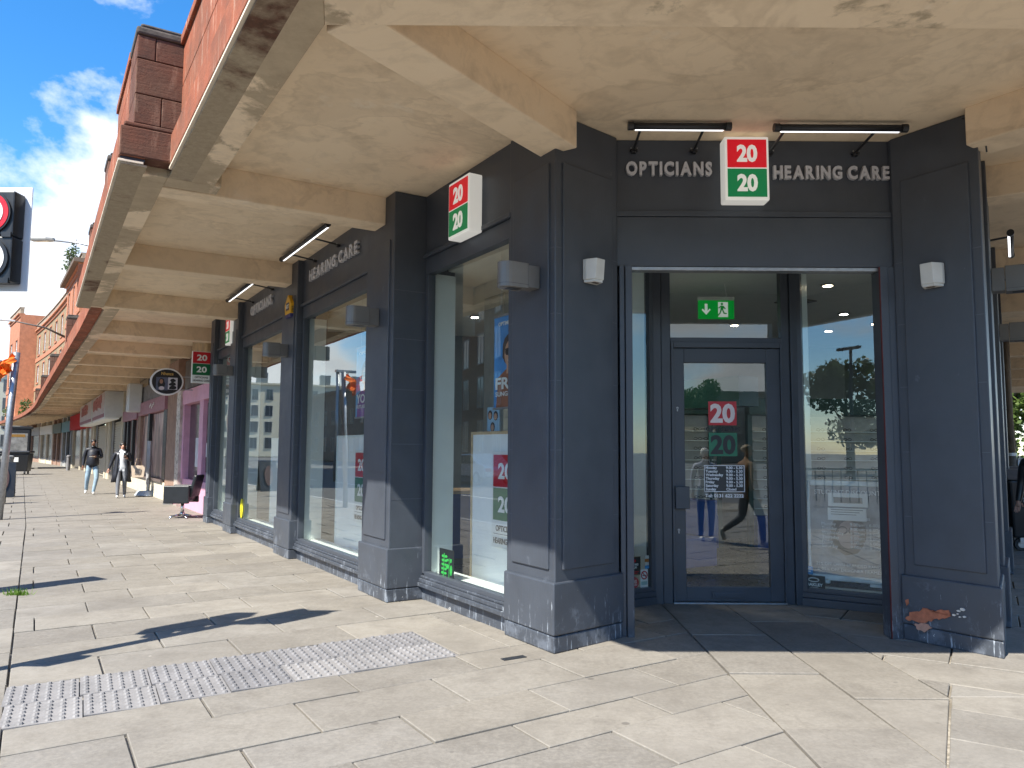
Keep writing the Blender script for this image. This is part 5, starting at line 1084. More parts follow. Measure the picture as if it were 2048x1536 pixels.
# ================================================================== street furniture
# traffic signal with a banned-turn sign box on a pale backing board
TSX, TSY = -3.80, 4.99
t = thing('traffic_signal', 'traffic signal pole with black sign box showing a red ringed banned turn sign', 'traffic light', (TSX, TSY, 0), R(0))
MB().tube([(0, 0, 0), (0, 0, 3.55)], .057, 16).lathe([(.057, 3.55), (.02, 3.6)], 16).build('pole', STEEL, t, smooth=True)
LX = .315                                               # centre of the sign box, right of the pole
MB().box(LX-.23, LX+.20, .18, .19, 2.55, 3.27).build('backing_board', plain('pale_board', (.62, .64, .68), .4, var=.05), t, bevel=.004)
for zc, nm in ((3.055, 'upper_box'), (2.745, 'lower_box')):
    o = MB().box(LX-.16, LX+.16, .06, .178, zc-.152, zc+.152).build(nm, BLACK, t, bevel=.01)
    MB().box(LX+.09, LX+.152, .05, .075, zc-.165, zc-.13).build('catch', BLACK, o)
    MB().disc_y(LX, zc, .145, .045, .062, 36).build('rim', BLACK, o)
    if nm == 'upper_box':
        MB().disc_y(LX, zc, .134, .041, .05, 36).build('red_ring', SIGN_R, o); MB().disc_y(LX, zc, .10, .037, .043, 32).build('white_disc', SIGN_W, o)
        MB().prismy([(LX-.06, zc-.05), (LX-.03, zc-.05), (LX-.03, zc+.01), (LX+.035, zc+.01), (LX+.035, zc-.01), (LX+.075, zc+.026), (LX+.035, zc+.062), (LX+.035, zc+.04), (LX-.06, zc+.04)], .033, .039).build('arrow', BLACK, o)
        MB().prismy([(LX-.075, zc+.055), (LX-.055, zc+.075), (LX+.075, zc-.055), (LX+.055, zc-.075)][::-1], .031, .036).build('red_bar', SIGN_R, o)
        MB().prismy([(LX-.10, zc+.02), (LX-.02, zc+.10), (LX+.0, zc+.085), (LX-.08, zc+.0)], .030, .035).build('red_bar', SIGN_R, o)
    else:
        MB().disc_y(LX, zc, .122, .041, .05, 36).build('white_disc', SIGN_W, o); put_text('lettering', 'Except', .05, LX-.01, .04, zc+.02, INK, o, .002, .001, width=.15); put_text('lettering', 'buses', .05, LX-.01, .04, zc-.05, INK, o, .002, .001, width=.13)
MB().box(0, LX-.1, -.02, .06, 2.66, 2.70).box(0, LX-.1, -.02, .06, 3.08, 3.12).build('bracket', BLACK, t)
hd = MB().box(-.42, -.20, -.12, .08, 2.25, 3.25).build('signal_head', BLACK, t, bevel=.02)
for zc, c in ((3.08, (.20, .01, .01)), (2.75, (.22, .10, .01)), (2.42, (.0, .12, .06))): MB().tube([(-.31, -.28, zc+.0), (-.31, -.12, zc)], .09, 16, caps=False).build('hood', BLACK, hd); MB().disc_y(-.31, zc, .08, -.14, -.122, 20).build('lens', plain('lens%.2f' % zc, c, .2), hd)
MB().box(-.12, .12, -.17, -.058, .95, 1.25).build('push_button_box', plain('signal_yellow', (.60, .38, .02), .45), t, bevel=.01)
t = thing('information_totem', 'slim dark information totem standing by the kerb', 'totem', (-5.72, 7.86, 0), R(-35)); MB().box(-.17, .17, -.05, .05, 0, 1.82).build('panel', DARK, t, bevel=.01); MB().box(-.14, .14, -.056, -.05, .9, 1.7).build('map', plain('map_print', (.4, .42, .36), .4, var=.4, scale=8), t)
# leaning steel pole with a tattered orange flag
q = Vector((-10.62, 16.25, 0)); t = thing('steel_pole', 'leaning grey steel pole with a crumpled orange banner', 'pole', tuple(q)); MB().tube([(0, 0, 0), (.07, .03, 2.0), (.13, .05, 3.5)], .068, 14).build('shaft', STEEL, t, smooth=True)
rnd = random.Random(6); bn = MB(); nx, nz = 9, 8
for j in range(nz+1):
    for i in range(nx+1): bn.v.append((-.45+.62*i/nx+rnd.uniform(-.03, .03), -.12+.10*math.sin(i*1.7+j*.9)+rnd.uniform(-.03, .03), 2.98+.36*j/nz+.12*math.sin(i*.9)+rnd.uniform(-.02, .02)))
for j in range(nz):
    for i in range(nx): a = j*(nx+1)+i; bn.f.append((a, a+1, a+nx+2, a+nx+1))
t2 = thing('orange_banner', 'crumpled orange banner with a white patch tied to the steel pole', 'banner', (q.x, q.y, 0)); o = bn.build('cloth', plain('orange_cloth', (.78, .16, .012), .6, var=.2, scale=4), t2, fix=False); o.modifiers.new('s', 'SOLIDIFY').thickness = .006
MB().prismy([(-.36, 3.06), (-.12, 3.0), (-.06, 3.24), (-.28, 3.3)], -.30, -.285).build('white_patch', SIGN_W, t2)
# pavement boards, bins, shelter
def a_board(label, loc, rz, col, oval):
    t = thing('pavement_board', label, 'sign board', loc, rz)
    for sg in (-1, 1): MB().add([(-.3, sg*.28, 0), (.3, sg*.28, 0), (.3, sg*.04, 1.05), (-.3, sg*.04, 1.05), (-.3, sg*.28+.03, 0), (.3, sg*.28+.03, 0), (.3, sg*.04+.03, 1.05), (-.3, sg*.04+.03, 1.05)], [(0, 1, 2, 3), (4, 7, 6, 5), (0, 4, 5, 1), (1, 5, 6, 2), (2, 6, 7, 3), (3, 7, 4, 0)]).build('leaf', col, t)
    MB().add([(.15*math.cos(k*math.pi/10), -.175-.125*math.sin(k*math.pi/10)*.62/1.02*0-.012+(.55+.36*math.sin(k*math.pi/10)-.55)*.2286, .55+.36*math.sin(k*math.pi/10)) for k in range(20)], [tuple(range(20))]).build('oval_print', oval, t)
    return t
a_board('black pavement board with a blue oval beside the steel pole', (-13.75, 20.7, 0), R(30), BLACK, plain('oval_blue', (.05, .30, .55), .5))
a_board('black pavement board with an orange print behind the blue oval board', (-15.35, 23.6, 0), R(30), BLACK, plain('oval_orange', (.06, .03, .025), .5))
t = thing('street_bin', 'large black wheeled communal bin at the kerb', 'bin', (-27.2, 42.8, 0), R(20))
MB().prism([(-.62, -.45), (.62, -.45), (.62, .45), (-.62, .45)], .18, 1.15, [(-.70, -.55), (.70, -.55), (.70, .55), (-.70, .55)]).build('body', BLACK, t, bevel=.03); MB().box(-.74, .74, -.6, .6, 1.16, 1.3).build('lid', BLACK, t, bevel=.05); MB().box(-.25, .2, -.53, -.50, .7, .95).build('sticker', SIGN_W, t)
for a in (-.5, .5):
    for b_ in (-.4, .4): MB().tube([(a-.03, b_, .1), (a+.03, b_, .1)], .1, 12).build('wheel', DARK, t)
t = thing('litter_bin', 'grey litter bin beside the communal bin', 'bin', (-24.6, 38.0, 0)); MB().lathe([(.24, 0), (.27, .9), (.29, .92), (.29, 1.05), (.2, 1.1)], 18).build('body', plain('bin_grey', (.22, .23, .23), .5), t, smooth=False)
SHL = Vector((-35.2, 55.5, 0)); t = thing('bus_shelter', 'dark framed bus shelter with lit advert panel at the kerb', 'bus shelter', tuple(SHL), ROT_L)
for a in (-2.2, 0, 2.2): MB().box(a-.06, a+.06, .62, .74, 0, 2.75).build('post', DARK, t)
MB().box(-2.45, 2.45, -.95, .85, 2.75, 2.93).build('roof', DARK, t, bevel=.03); MB().add([(-2.2, .68, .25), (2.2, .68, .25), (2.2, .68, 2.6), (-2.2, .68, 2.6)], [(0, 1, 2, 3)]).build('glass', GLASS, t, fix=False)
MB().box(2.2, 2.42, -.75, .68, .2, 2.75).build('advert_case', DARK, t, bevel=.02); MB().box(2.42, 2.432, -.6, .55, .55, 2.45).build('advert', plain('advert_print', (.25, .25, .24), .3, var=.5, scale=2), t); MB().box(-1.5, 1.5, .3, .6, .5, .56).build('bench', STEEL, t); MB().box(2.43, 2.44, -.5, .4, 2.2, 2.38).build('route_display', plain('amber_display', (.30, .16, .03), .5), t)
t = thing('bollard', 'grey steel bollard before the red fascia shop', 'bollard', LP(58.5, wall_n(58.5)+.75)); MB().lathe([(.11, 0), (.11, .85), (.13, .87), (.13, .95), (.05, 1.0)], 14).build('post', plain('bollard_grey', (.2, .2, .21), .5), t)
# feather-flag base
t = thing('flag_base', 'grey water filled flag base with a square steel post', 'flag stand', (-11.35, 24.4, 0), R(-25))
MB().prism([(-.36, -.22), (-.2, -.32), (.2, -.32), (.36, -.22), (.36, .22), (.2, .32), (-.2, .32), (-.36, .22)], .02, .17, [(-.28, -.16), (-.16, -.24), (.16, -.24), (.28, -.16), (.28, .16), (.16, .24), (-.16, .24), (-.28, .16)]).build('base', plain('base_grey', (.42, .46, .50), .5), t, bevel=.03); MB().tube([(0, 0, .17), (0, 0, .36)], .05, 10).build('socket', STEEL, t); MB().box(-.07, .07, -.04, .04, .36, 1.72).build('post', plain('post_grey', (.45, .45, .46), .4, .3), t, bevel=.005)
# styling chair on the footway
t = thing('styling_chair', 'black leather styling chair on a chrome star base outside the pink salon', 'chair', (-7.12, 16.95, 0), R(2))
LEATH = plain('black_leather', (.012, .013, .015), .35, var=.2, bump=.2); CHR = plain('chrome', (.6, .6, .6), .12, 1, var=.03)
MB().box(-.27, .20, -.24, .24, .36, .52).build('seat', LEATH, t, bevel=.04); 
for y in (-.31, .25): MB().box(-.30, .24, y, y+.065, .32, .70).build('armrest', LEATH, t, bevel=.02)
MB().add([(.18, -.24, .45), (.27, -.24, .45), (.27, .24, .45), (.18, .24, .45), (.30, -.23, .93), (.38, -.23, .92), (.38, .23, .92), (.30, .23, .93)], [(0, 3, 2, 1), (4, 5, 6, 7), (0, 1, 5, 4), (1, 2, 6, 5), (2, 3, 7, 6), (3, 0, 4, 7)]).build('backrest', LEATH, t, bevel=.03)
MB().tube([(0, 0, .06), (0, 0, .36)], .035, 14).lathe([(.05, .05), (.05, .13)], 14).build('column', CHR, t, smooth=True)
for k in range(5): a = R(20+72*k); MB().tube([(0, 0, .075), (.30*math.cos(a), .30*math.sin(a), .022)], [.024, .014], 8).lathe([(.02, 0), (.02, .02)], 8, (.30*math.cos(a), .30*math.sin(a), 0)).build('foot', CHR, t, smooth=True)
MB().prism([(-.32, -.26), (-.12, -.26), (-.12, .26), (-.32, .26)], .30, .34).build('footrest', CHR, t)
# street lamps
t = thing('street_lamp', 'slim grey street lamp rising from the canopy roof', 'lamp post', (-16.2, 29.9, 4.34)); MB().tube([(0, 0, 0), (0, 0, 4.7), (-.15, 0, 5.0), (-.9, .02, 5.18), (-1.9, .05, 5.28)], [.08, .06, .05, .035, .035], 10).build('arm', STEEL, t, smooth=True); MB().prism([(-2.75, -.12), (-2.1, -.15), (-1.85, -.05), (-1.85, .12), (-2.1, .2), (-2.75, .15)], 5.24, 5.38).build('lantern', plain('lantern_grey', (.24, .24, .23), .5), t, bevel=.04); MB().box(-2.6, -2.1, -.08, .12, 5.225, 5.24).build('glass', plain('lantern_glass', (.5, .5, .48), .2), t); MB().lathe([(.03, 5.38), (.03, 5.46)], 8, (-2.15, 0, 0)).build('sensor', SIGN_W, t)
bx = LP(73.2, wall_n(73.2)+.05, 10.2); t = thing('bracket_lamp', 'street lantern on a long bracket from the rubble crescent tenement', 'lamp', tuple(bx), 0); MB().box(-.1, .15, -.1, .1, -.5, .9).build('plate', STEEL, t); MB().tube([(0, -.1, .3), (-1.3, -.9, 1.0), (-3.2, -2.0, 1.35)], [.10, .07, .05], 8).build('arm', plain('bracket_dark', (.07, .06, .055), .6), t, smooth=True); MB().prism([(-4.2, -2.55), (-3.1, -1.85), (-3.0, -2.1), (-4.1, -2.8)], 1.28, 1.42).build('lantern', SILVER, t, bevel=.04)
# side street: post, bins, car
t = thing('lamp_post', 'weathered brown lamp post on the side street footway', 'lamp post', (11.75, 18.3, 0)); MB().tube([(0, 0, 0), (0, 0, 1.45)], .105, 14).tube([(0, 0, 1.45), (0, 0, 6.8)], [.085, .06], 14).build('shaft', plain('post_brown', (.13, .10, .07), .6, var=.25), t, smooth=True); MB().tube([(0, 0, 1.43), (0, 0, 1.5)], .115, 14).build('collar', STEEL, t); MB().box(-.3, .3, -.12, .12, 6.8, 6.95).build('lantern', GREYP, t, bevel=.03); MB().box(.09, .14, -.1, .1, .5, 1.35).build('cabinet_door', plain('door_grey', (.5, .5, .5)), t)
def wheelie(label, loc, rz, tag=False):
    t = thing('wheelie_bin', label, 'bin', loc, rz, 'black wheeled bins on the side street')
    MB().prism([(-.58, -.40), (.58, -.40), (.58, .40), (-.58, .40)], .2, 1.08, [(-.66, -.50), (.66, -.50), (.66, .50), (-.66, .50)]).build('body', BLACK, t, bevel=.03); MB().prism([(-.70, -.54), (.70, -.54), (.70, .54), (-.70, .54)], 1.09, 1.24, [(-.62, -.2), (.62, -.2), (.62, .5), (-.62, .5)]).build('lid', plain('bin_lid', (.09, .09, .09), .5), t, bevel=.02)
    for a in (-.46, .46):
        for b_ in (-.33, .33): o = MB().tube([(a, b_-.025, .1), (a, b_+.025, .1)], .1, 14).build('wheel', plain('tyre', (.02, .02, .02), .7), t); MB().tube([(a, b_-.03, .1), (a, b_+.03, .1)], .055, 10).build('hub', STEEL, o); MB().box(a-.03, a+.03, b_-.05, b_+.05, .12, .22).build('castor_fork', STEEL, o)
    if tag:
        rr = random.Random(12)
        for k in range(5): cx, cz, r_ = -.42+.1*k, .78-.04*k, .05; MB().tube([(cx+r_*math.cos(a)*rr.uniform(.7, 1.2), -.475, cz+r_*math.sin(a)*rr.uniform(.7, 1.3)) for a in [j*.7 for j in range(9)]], .006, 4).build('graffiti', plain('graffiti_white', (.42, .44, .46), .6), t)
        MB().box(.30, .34, -.48, -.46, .45, .60).build('sticker', SIGN_W, t)
    return t
wheelie('black wheeled bin with white graffiti loops behind the right pier', (8.35, 12.35, 0), R(-8), True)
wheelie('plain black wheeled bin beside the graffiti bin', (9.6, 14.6, 0), R(-5))
# parked car on the side street
def car(label, loc, rz, col):
    t = thing('parked_car', label, 'car', loc, rz, 'cars parked on the side street'); L = 2.05
    side = [(-L, .35), (-L, .72), (-1.9, .86), (-1.25, .95), (-.7, 1.40), (.75, 1.44), (1.45, 1.0), (1.95, .92), (L, .70), (L, .35)]
    MB().prismy(side, -.82, .82).build('body', plain(label[:12], col, .25, .3, var=.04), t, bevel=.09, seg=3)
    MB().prismy([(-1.08, .97), (-.66, 1.34), (-.02, 1.37), (-.02, .97)], -.835, .835).prismy([(.03, .97), (.03, 1.37), (.70, 1.37), (1.25, .99)], -.835, .835).build('side_window', PANE2, t)
    for a in (-1.3, 1.3):
        for y in (-.83, .73): o = MB().tube([(a, y, .31), (a, y+.1, .31)], .31, 18).build('wheel', plain('tyre', (.02, .02, .02)), t); MB().tube([(a, y-.01, .31), (a, y+.11, .31)], .19, 14).build('rim', STEEL, o)
    for y in (-.62, .62): MB().box(-L-.02, -L+.05, y-.16, y+.16, .58, .72).build('headlight', SIGN_W, t, bevel=.02); MB().box(L-.05, L+.02, y-.14, y+.14, .62, .78).build('tail_light', SIGN_R, t, bevel=.02)
    return t
car('silver hatchback parked on the side street beyond the bins', (19.3, 29.0, -.12), R(56), (.45, .46, .48)); car('dark blue hatchback parked beyond the silver one', (24.0, 34.8, -.12), R(56), (.03, .05, .10))
# ================================================================== people
def person(label, loc, rz, H, J, mats, hair, hair_shape, extra=None):
    """J: pose overrides of joints for a 1.75 m figure facing -y; mats: head, torso, arm, hand, leg, foot"""
    k = H/1.75; t = thing('person', label, 'person', loc, rz)
    P = dict(pelvis=(0, 0, .96), waist=(0, 0, 1.10), chest=(0, -.01, 1.32), upch=(0, 0, 1.44), neck=(0, -.01, 1.51), jaw=(0, -.035, 1.565), head=(0, -.02, 1.655), crown=(0, 0, 1.70), nose=(0, -.108, 1.625))
    for sg, c in ((1, 'l'), (-1, 'r')):
        P.update({c+'sh': (sg*.185, 0, 1.43), c+'el': (sg*.25, .03, 1.15), c+'wr': (sg*.26, -.04, .92), c+'pa': (sg*.26, -.06, .85), c+'hip': (sg*.095, 0, .92), c+'kn': (sg*.105, -.03, .50), c+'an': (sg*.105, .02, .10), c+'he': (sg*.105, .05, .045), c+'to': (sg*.115, -.15, .04)})
    P.update(J)
    E_ = [('pelvis', 'waist', 1), ('waist', 'chest', 1), ('chest', 'upch', 1), ('upch', 'neck', 0), ('neck', 'jaw', 0), ('jaw', 'head', 0), ('head', 'crown', 0), ('head', 'nose', 0)]
    rad = dict(pelvis=(.155, .125), waist=(.15, .115), chest=(.165, .125), upch=(.135, .10), neck=(.058, .058), jaw=(.062, .068), head=(.082, .098), crown=(.055, .065), nose=(.016, .02))
    for c in 'lr':
        E_ += [('upch', c+'sh', 2), (c+'sh', c+'el', 2), (c+'el', c+'wr', 2), (c+'wr', c+'pa', 3), ('pelvis', c+'hip', 4), (c+'hip', c+'kn', 4), (c+'kn', c+'an', 4), (c+'an', c+'he', 5), (c+'he', c+'to', 5)]
        rad.update({c+'sh': (.072, .072), c+'el': (.055, .055), c+'wr': (.040, .040), c+'pa': (.036, .022), c+'hip': (.10, .105), c+'kn': (.072, .075), c+'an': (.052, .052), c+'he': (.048, .045), c+'to': (.042, .034)})
        # five fingers from the palm
        w, pa = Vector(P[c+'wr']), Vector(P[c+'pa']); d_ = (pa-w).normalized(); sd_ = d_.cross(Vector((0, 1, 0))).normalized() if abs(d_.y) < .9 else Vector((1, 0, 0))
        for f_, (o_, l_) in enumerate(((-.03, .065), (-.011, .078), (.009, .074), (.027, .058), (.045, .045))):
            a, b_ = c+'f%da' % f_, c+'f%db' % f_; bs = pa+sd_*o_+d_*(.02 if f_ < 4 else -.03); P[a] = tuple(bs); P[b_] = tuple(bs+d_*l_+Vector((0, -.015, 0))+(sd_*.025 if f_ == 4 else Vector()))
            E_ += [(c+'pa', a, 3), (a, b_, 3)]; rad[a] = (.0095, .0095); rad[b_] = (.007, .007)
    names = list(P); idx = {n_: i for i, n_ in enumerate(names)}
    me = bpy.data.meshes.new('body'); me.from_pydata([Vector(P[n_])*k for n_ in names], [(idx[a], idx[b_]) for a, b_, _ in E_], [])
    ob = bpy.data.objects.new('body', me); COL.objects.link(ob); sk = ob.modifiers.new('skin', 'SKIN'); sk.use_smooth_shade = True; sk.branch_smoothing = .6
    for i, n_ in enumerate(names): v = me.skin_vertices[0].data[i]; v.radius = (rad[n_][0]*k, rad[n_][1]*k); v.use_root = n_ == 'pelvis'
    ob.modifiers.new('sub', 'SUBSURF').levels = 1
    dg = bpy.context.evaluated_depsgraph_get(); nm = bpy.data.meshes.new_from_object(ob.evaluated_get(dg)); bpy.data.objects.remove(ob)
    nm.materials.clear()
    for m_ in mats: nm.materials.append(m_)
    segs = [(Vector(P[a])*k, Vector(P[b_])*k, min(rad[a][0], rad[b_][0])*k, i) for a, b_, i in E_]
    for pl in nm.polygons:
        c_ = pl.center; best = (9, 0)
        for a, b_, r_, i in segs:
            ab = b_-a; tt = max(0, min(1, (c_-a).dot(ab)/max(1e-9, ab.length_squared))); q_ = (c_-a-ab*tt).length-r_
            if q_ < best[0]: best = (q_, i)
        pl.material_index = best[1]; pl.use_smooth = True
    body = link('body', nm, None, t)
    hd = Vector(P['head'])*k
    for sg in (1, -1): MB().ico((hd.x+sg*.031*k, hd.y-.088*k, hd.z+.0*k), .011*k, 1).build('eye', BLACK, t); MB().ico((hd.x+sg*.086*k, hd.y+.005, hd.z-.015*k), .026*k, 1, sc=(.4, .7, 1.1)).build('ear', mats[0], t)
    MB().ico((hd.x, hd.y-.086*k, hd.z-.068*k), .022*k, 1, sc=(1, .4, .25)).build('mouth', plain('lip', (.25, .09, .08), .5), t)
    if hair: 
        hb = MB()
        for c_, r_, sc_ in hair_shape: hb.ico((hd.x+c_[0]*k, hd.y+c_[1]*k, hd.z+c_[2]*k), r_*k, 3, .03, sc_)
        hb.build('hair', hair, t, smooth=True)
    if extra: extra(t, k, P)
    return t
SKB = plain('skin_brown', (.20, .095, .055), .5); SKL = plain('skin_light', (.50, .28, .20), .5); JKT = plain('dark_jacket', (.014, .016, .024), .55, var=.3, scale=9, bump=.3); JEAN = plain('pale_jeans', (.26, .36, .44), .8, var=.25, scale=8); SHOE = plain('white_trainer', (.70, .70, .68), .6); WTOP = plain('white_top', (.66, .68, .70), .8, var=.1); LEGG = plain('grey_leggings', (.17, .18, .20), .8, var=.15); HAIRB = plain('black_hair', (.012, .010, .009), .5)
CAP = [((0, .012, .028), .098, (.9, 1.02, .82))]
face_cam = lambda x, y: math.atan2(-x, y) if False else math.atan2(-x, y)
def phone(t, k, p, lab): pass
def man_extra(t, k, P):
    MB().lathe([(.17*k, 0), (.185*k, .02*k), (.175*k, .2*k), (.165*k, .42*k), (.1*k, .52*k)], 18, (0, 0, .92*k)).build('jacket', JKT, t, smooth=True)
    MB().ico((0, -.045*k, 1.50*k), .07*k, 2, sc=(1, .8, .6)).build('beard_collar', BLACK, t, smooth=True)
x, y = -13.6, 25.3
person('man in dark jacket, pale jeans and white trainers reading his phone', (x, y, 0), R(27), 1.78,
       dict(lel=(.25, .02, 1.16), lwr=(.10, -.20, 1.18), lpa=(.04, -.25, 1.19), rel=(-.25, .04, 1.15), rwr=(-.27, .0, .92), rpa=(-.27, -.02, .85), head=(.0, -.045, 1.645), crown=(0, -.03, 1.69), nose=(.0, -.128, 1.60), jaw=(0, -.055, 1.56), lkn=(.13, -.14, .52), lan=(.06, -.18, .10), lhe=(.06, -.15, .045), lto=(.08, -.35, .045), rkn=(-.13, .0, .51), ran=(-.15, .18, .15), rhe=(-.15, .22, .12), rto=(-.17, .06, .035)),
       [SKB, JKT, JKT, SKB, JEAN, SHOE], HAIRB, [((0, .045, .03), .082, (.95, .95, .85))], man_extra)
t = thing('phone', 'pale phone held by the man in the dark jacket', 'phone', (x+.12, y-.27, 1.20), R(27)); MB().box(-.08, .08, -.05, .02, 0, .018).build('case', plain('phone_pale', (.45, .40, .32), .3), t, bevel=.004)
def woman_extra(t, k, P):
    # long open coat: a flared shell with the front left open
    n_ = 15; rows = ((1.46, .165, .115), (1.25, .20, .15), (1.0, .225, .17), (.75, .26, .20), (.50, .30, .235)); cb = MB()
    for th in (0, .018):
        for z, rx_, ry_ in rows:
            for i in range(n_+1):
                a = R(-58)+R(296)*i/n_; cb.v.append(((rx_-th)*math.cos(a)*k, ((ry_-th)*math.sin(a)+.02)*k, (z-.02*math.sin(3*a))*k))
    m_ = n_+1; L = len(rows)*m_
    for j in range(len(rows)-1):
        for i in range(n_): a = j*m_+i; cb.f += [(a, a+m_, a+m_+1, a+1), (L+a, L+a+1, L+a+m_+1, L+a+m_)]
    for j in range(len(rows)-1):
        for i in (0, n_): a = j*m_+i; cb.f.append((a, L+a, L+a+m_, a+m_))
    for i in range(n_): a = (len(rows)-1)*m_+i; cb.f.append((a, a+1, L+a+1, L+a))
    cb.build('coat', JKT, t, smooth=True)
    MB().tube([(-.10*k, .10*k, 1.50*k), (0, .14*k, 1.53*k), (.10*k, .10*k, 1.50*k)], .05*k, 10).build('hood', JKT, t, smooth=True)
x2, y2 = -11.8, 23.6
person('woman in long black open coat, white top and grey leggings looking at her phone', (x2, y2, 0), R(26), 1.65,
       dict(lel=(.27, .02, 1.16), lwr=(.16, -.22, 1.24), lpa=(.12, -.26, 1.28), rel=(-.29, .05, 1.16), rwr=(-.36, .03, .94), rpa=(-.38, .02, .87), head=(.01, -.035, 1.65), nose=(.015, -.12, 1.612), lkn=(.10, .0, .50), lan=(.11, .15, .12), lhe=(.11, .18, .07), lto=(.12, .0, .035), rkn=(-.09, -.12, .52), ran=(-.09, -.15, .10), rhe=(-.09, -.12, .045), rto=(-.09, -.32, .045)),
       [SKL, WTOP, JKT, SKL, LEGG, SHOE], HAIRB, [((0, .05, .035), .096, (1.0, .95, .9)), ((0, .06, -.03), .08, (1, .7, 1)), ((.02, .03, .10), .05, (1, 1, .6))], woman_extra)
t = thing('phone', 'black phone held up by the woman in the long coat', 'phone', (x2+.19, y2-.21, 1.20), R(26)); MB().box(-.04, .04, -.01, .005, 0, .15).build('case', BLACK, t, bevel=.004)
t = thing('tote_bag', 'pale shopping bag hanging at the side of the woman in the long coat', 'bag', (x2+.42, y2+.17, .60), R(26))
MB().prism([(-.16, -.06), (.16, -.06), (.16, .06), (-.16, .06)], 0, .36, [(-.2, -.04), (.2, -.04), (.2, .04), (-.2, .04)]).build('body', plain('bag_paper', (.58, .47, .36), .7, var=.15), t, bevel=.01); MB().tube([(-.1, -.03, .36), (-.05, -.03, .58), (.05, -.03, .58), (.1, -.03, .36)], .012, 6).build('handle', plain('bag_handle', (.50, .38, .27)), t, smooth=True); MB().box(-.09, .07, -.066, -.058, .1, .27).build('print', plain('bag_print', (.28, .25, .22), .6, var=.5, scale=30), t)
# by-standers on the corner, seen in the door glass, and one at the side street
person('white haired person in lilac jacket and jeans mirrored in the door glass', (3.30, 2.35, 0), R(175), 1.55, {}, [SKL, plain('lilac_jacket', (.42, .42, .55), .8), plain('lilac_jacket', (.42, .42, .55)), SKL, plain('mid_jeans', (.05, .11, .22), .8), SHOE], plain('white_hair', (.62, .60, .57), .7), CAP)
person('person striding in tan coat and dark leggings mirrored in the door glass', (3.72, 3.30, 0), R(75), 1.60, dict(lkn=(.10, -.20, .52), lan=(.10, -.22, .12), lhe=(.10, -.19, .06), lto=(.10, -.40, .05), rkn=(-.10, .05, .50), ran=(-.10, .40, .30), rhe=(-.10, .45, .30), rto=(-.10, .38, .12)), [SKL, plain('tan_coat', (.24, .12, .05), .8), plain('tan_coat', (.24, .12, .05)), SKL, plain('navy_leggings', (.012, .016, .03), .8), plain('grey_trainer', (.34, .33, .31), .6)], plain('fair_hair', (.42, .33, .22), .6), CAP)
person('person in black clothes and blue trainers beside the wheeled bins', (6.62, 9.75, 0), R(-60), 1.72, {}, [SKL, BLACK, BLACK, SKL, BLACK, plain('blue_trainer', (.015, .04, .16), .5)], HAIRB, CAP)
# ================================================================== across the streets (seen in the glass)
def block(name, label, loc, rz, w, h, dep, wall, floors, bays, win=(1.2, 1.7), z0=1.2, fh=3.0, roof=None, ground=True):
    t = thing(name, label, 'building', loc, rz)                       # front faces -y
    MB().box(-w/2, w/2, .0, dep, 0, h).build('wall', wall, t)
    bw_ = w/bays
    proto = None
    for f_ in range(floors):
        for b_ in range(bays):
            x = -w/2+bw_*(b_+.5); z = z0+f_*fh
            if proto is None:
                proto = MB().box(-win[0]/2, win[0]/2, -.02, .01, 0, win[1]).mesh('window'); proto.materials.append(PANE2)
                fm = MB().box(-win[0]/2-.08, -win[0]/2, -.05, 0, -.08, win[1]+.08).box(win[0]/2, win[0]/2+.08, -.05, 0, -.08, win[1]+.08).box(-win[0]/2, win[0]/2, -.05, 0, win[1], win[1]+.08).box(-win[0]/2, win[0]/2, -.09, 0, -.08, 0).box(-.03, .03, -.04, 0, 0, win[1]).mesh('frame'); fm.materials.append(plain('window_trim', (.20, .21, .22), .5))
            o = link('window', proto, None, t, Matrix.Translation((x, 0, z))); link('frame', fm, None, o)
    MB().box(-w/2-.15, w/2+.15, -.25, .3, h, h+.35).build('parapet', wall if roof is None else roof, t)
    return t
CREAMB = plain('cream_cladding', (.62, .56, .42), .7, var=.06); BRICKB = m_rubble('brown_brick', (.20, .115, .075), (.15, .09, .06), (.16, .13, .10), 2.2); GREYST = plain('grey_brown_stone', (.20, .165, .125), .9, var=.2, scale=2)
def faceL(s, n): return LP(s, n), ROT_L+math.pi                       # front looks back at the long front
l_, r_ = faceL(150, 30); 
bk = block('flats_block', 'cream five storey block of flats across the street', tuple(l_), R(40), 60, 13.6, 14, CREAMB, 4, 22, (1.1, 1.9), 1.6, 3.05)
for k in range(9): MB().box(-24+k*6-1, -24+k*6+1, 1.0, 3, 13.9, 16).build('dormer', plain('zinc', (.16, .19, .20), .5), bk)
l_, r_ = faceL(44, 19); block('brick_block', 'brown brick block with tall paired windows across the street', tuple(l_), ROT_L+math.pi+R(12), 34, 17, 14, BRICKB, 5, 9, (1.3, 2.1), 1.4, 3.1)
l_, r_ = faceL(88, 26); block('grey_terrace', 'low grey stone terrace farther along across the street', tuple(l_), ROT_L+math.pi, 40, 8.5, 10, GREYST, 2, 12, (1.1, 1.7), 1.2, 3.4)
block('rear_tenement', 'brown stone tenement row across the junction', (30, -94, 0), math.pi, 46, 9.6, 10, GREYST, 3, 12, (1.1, 1.7), 1.0, 3.0)
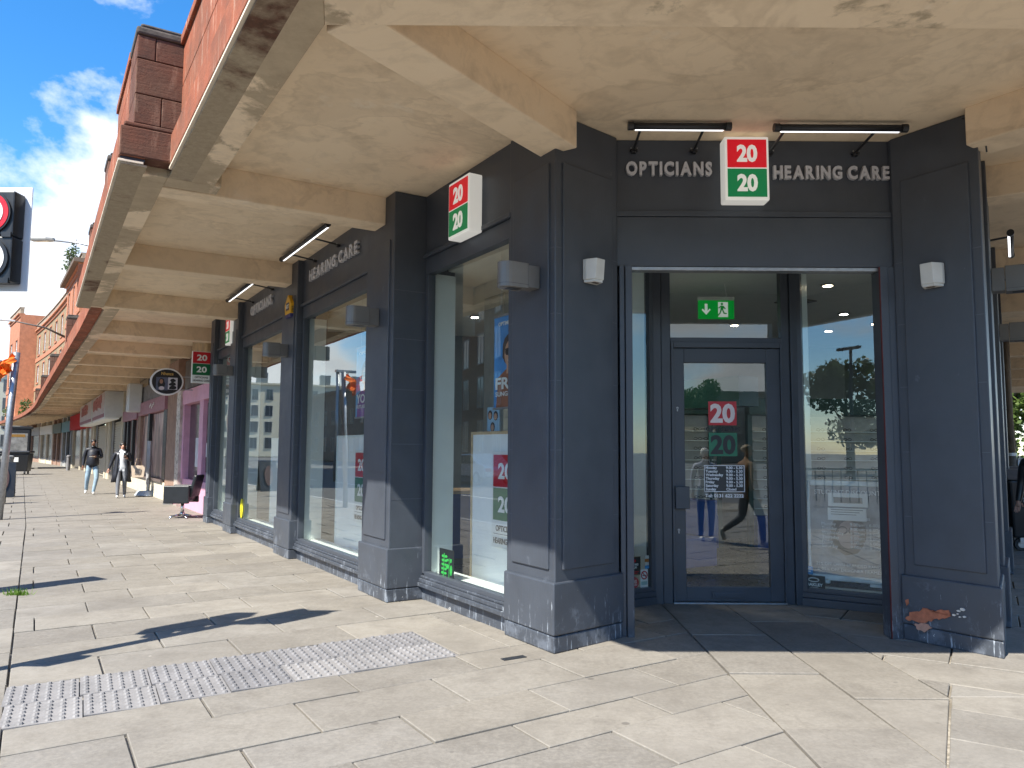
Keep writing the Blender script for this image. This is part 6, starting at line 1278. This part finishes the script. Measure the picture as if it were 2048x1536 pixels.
for i, (x, y, h) in enumerate(((-24, -30, 7.6), (-33, -34, 8.6), (-40, -28, 7.8), (17, -62, 9.5), (-30, -46, 9), (-22, -44, 8.5))): tree(('leafy tree across the junction beside the lamp column', 'broad leafy tree across the junction', 'rounded leafy tree across the junction', 'leafy tree before the tenement row', 'small leafy tree before the tenement row', 'leafy tree at the end of the row across the junction')[i], (x, y, -.1), h, h*.42, 5000, LEAFD, 20+i, .19, .2, .32)
t = thing('column_lamp', 'tall twin armed lamp column across the junction', 'lamp post', (-21.6, -21.3, -.1)); MB().tube([(0, 0, 0), (0, 0, 7.2)], [.12, .08], 10).build('column', DARK, t, smooth=True); MB().box(-.9, .6, -.12, .12, 7.2, 7.36).build('head', DARK, t)
t = thing('bus_stop_flag', 'tall bus stop board with rounded top across the junction', 'bus stop', (-9.9, -10.3, -.1)); MB().box(-.06, .06, -.06, .06, 0, 5.0).build('post', DARK, t); MB().prismy([(.06, 2.2), (1.35, 2.2), (1.35, 3.9), (1.2, 4.3), (.95, 4.55), (.6, 4.65), (.06, 4.65)], -.05, .05).build('board', plain('board_dark', (.05, .05, .05)), t); MB().box(-.06, 1.8, -.06, .06, 4.75, 5.0).build('arm', DARK, t)
t = thing('guard_rail', 'black railing along the junction kerb', 'railing', (-6.5, -6.8, -.1), R(-40))
for k in range(34): MB().box(-4+k*.24, -3.97+k*.24, -.015, .015, .1, 1.05).build('bar', DARK, t)
MB().box(-4.1, 4.2, -.03, .03, 1.05, 1.11).build('top_rail', DARK, t)
for i, (s, n) in enumerate(((38, 6.6), (66, 7.0))): l_ = LP(s, n, -.12); t = thing('column_lamp', ('grey lamp column on the far kerb opposite the windows', 'grey lamp column farther along the far kerb')[i], 'lamp post', tuple(l_), ROT_L); MB().tube([(0, 0, 0), (0, 0, 5.5)], [.11, .07], 10).build('column', STEEL, t, smooth=True); MB().box(-.1, .1, -.9, .1, 5.5, 5.62).build('head', STEEL, t)
car('red hatchback parked across the street opposite the windows', tuple(LP(26, 11.5, -.12)), ROT_L, (.30, .02, .02)); car('white hatchback parked across the street farther along', tuple(LP(33, 11.5, -.12)), ROT_L, (.6, .6, .6))
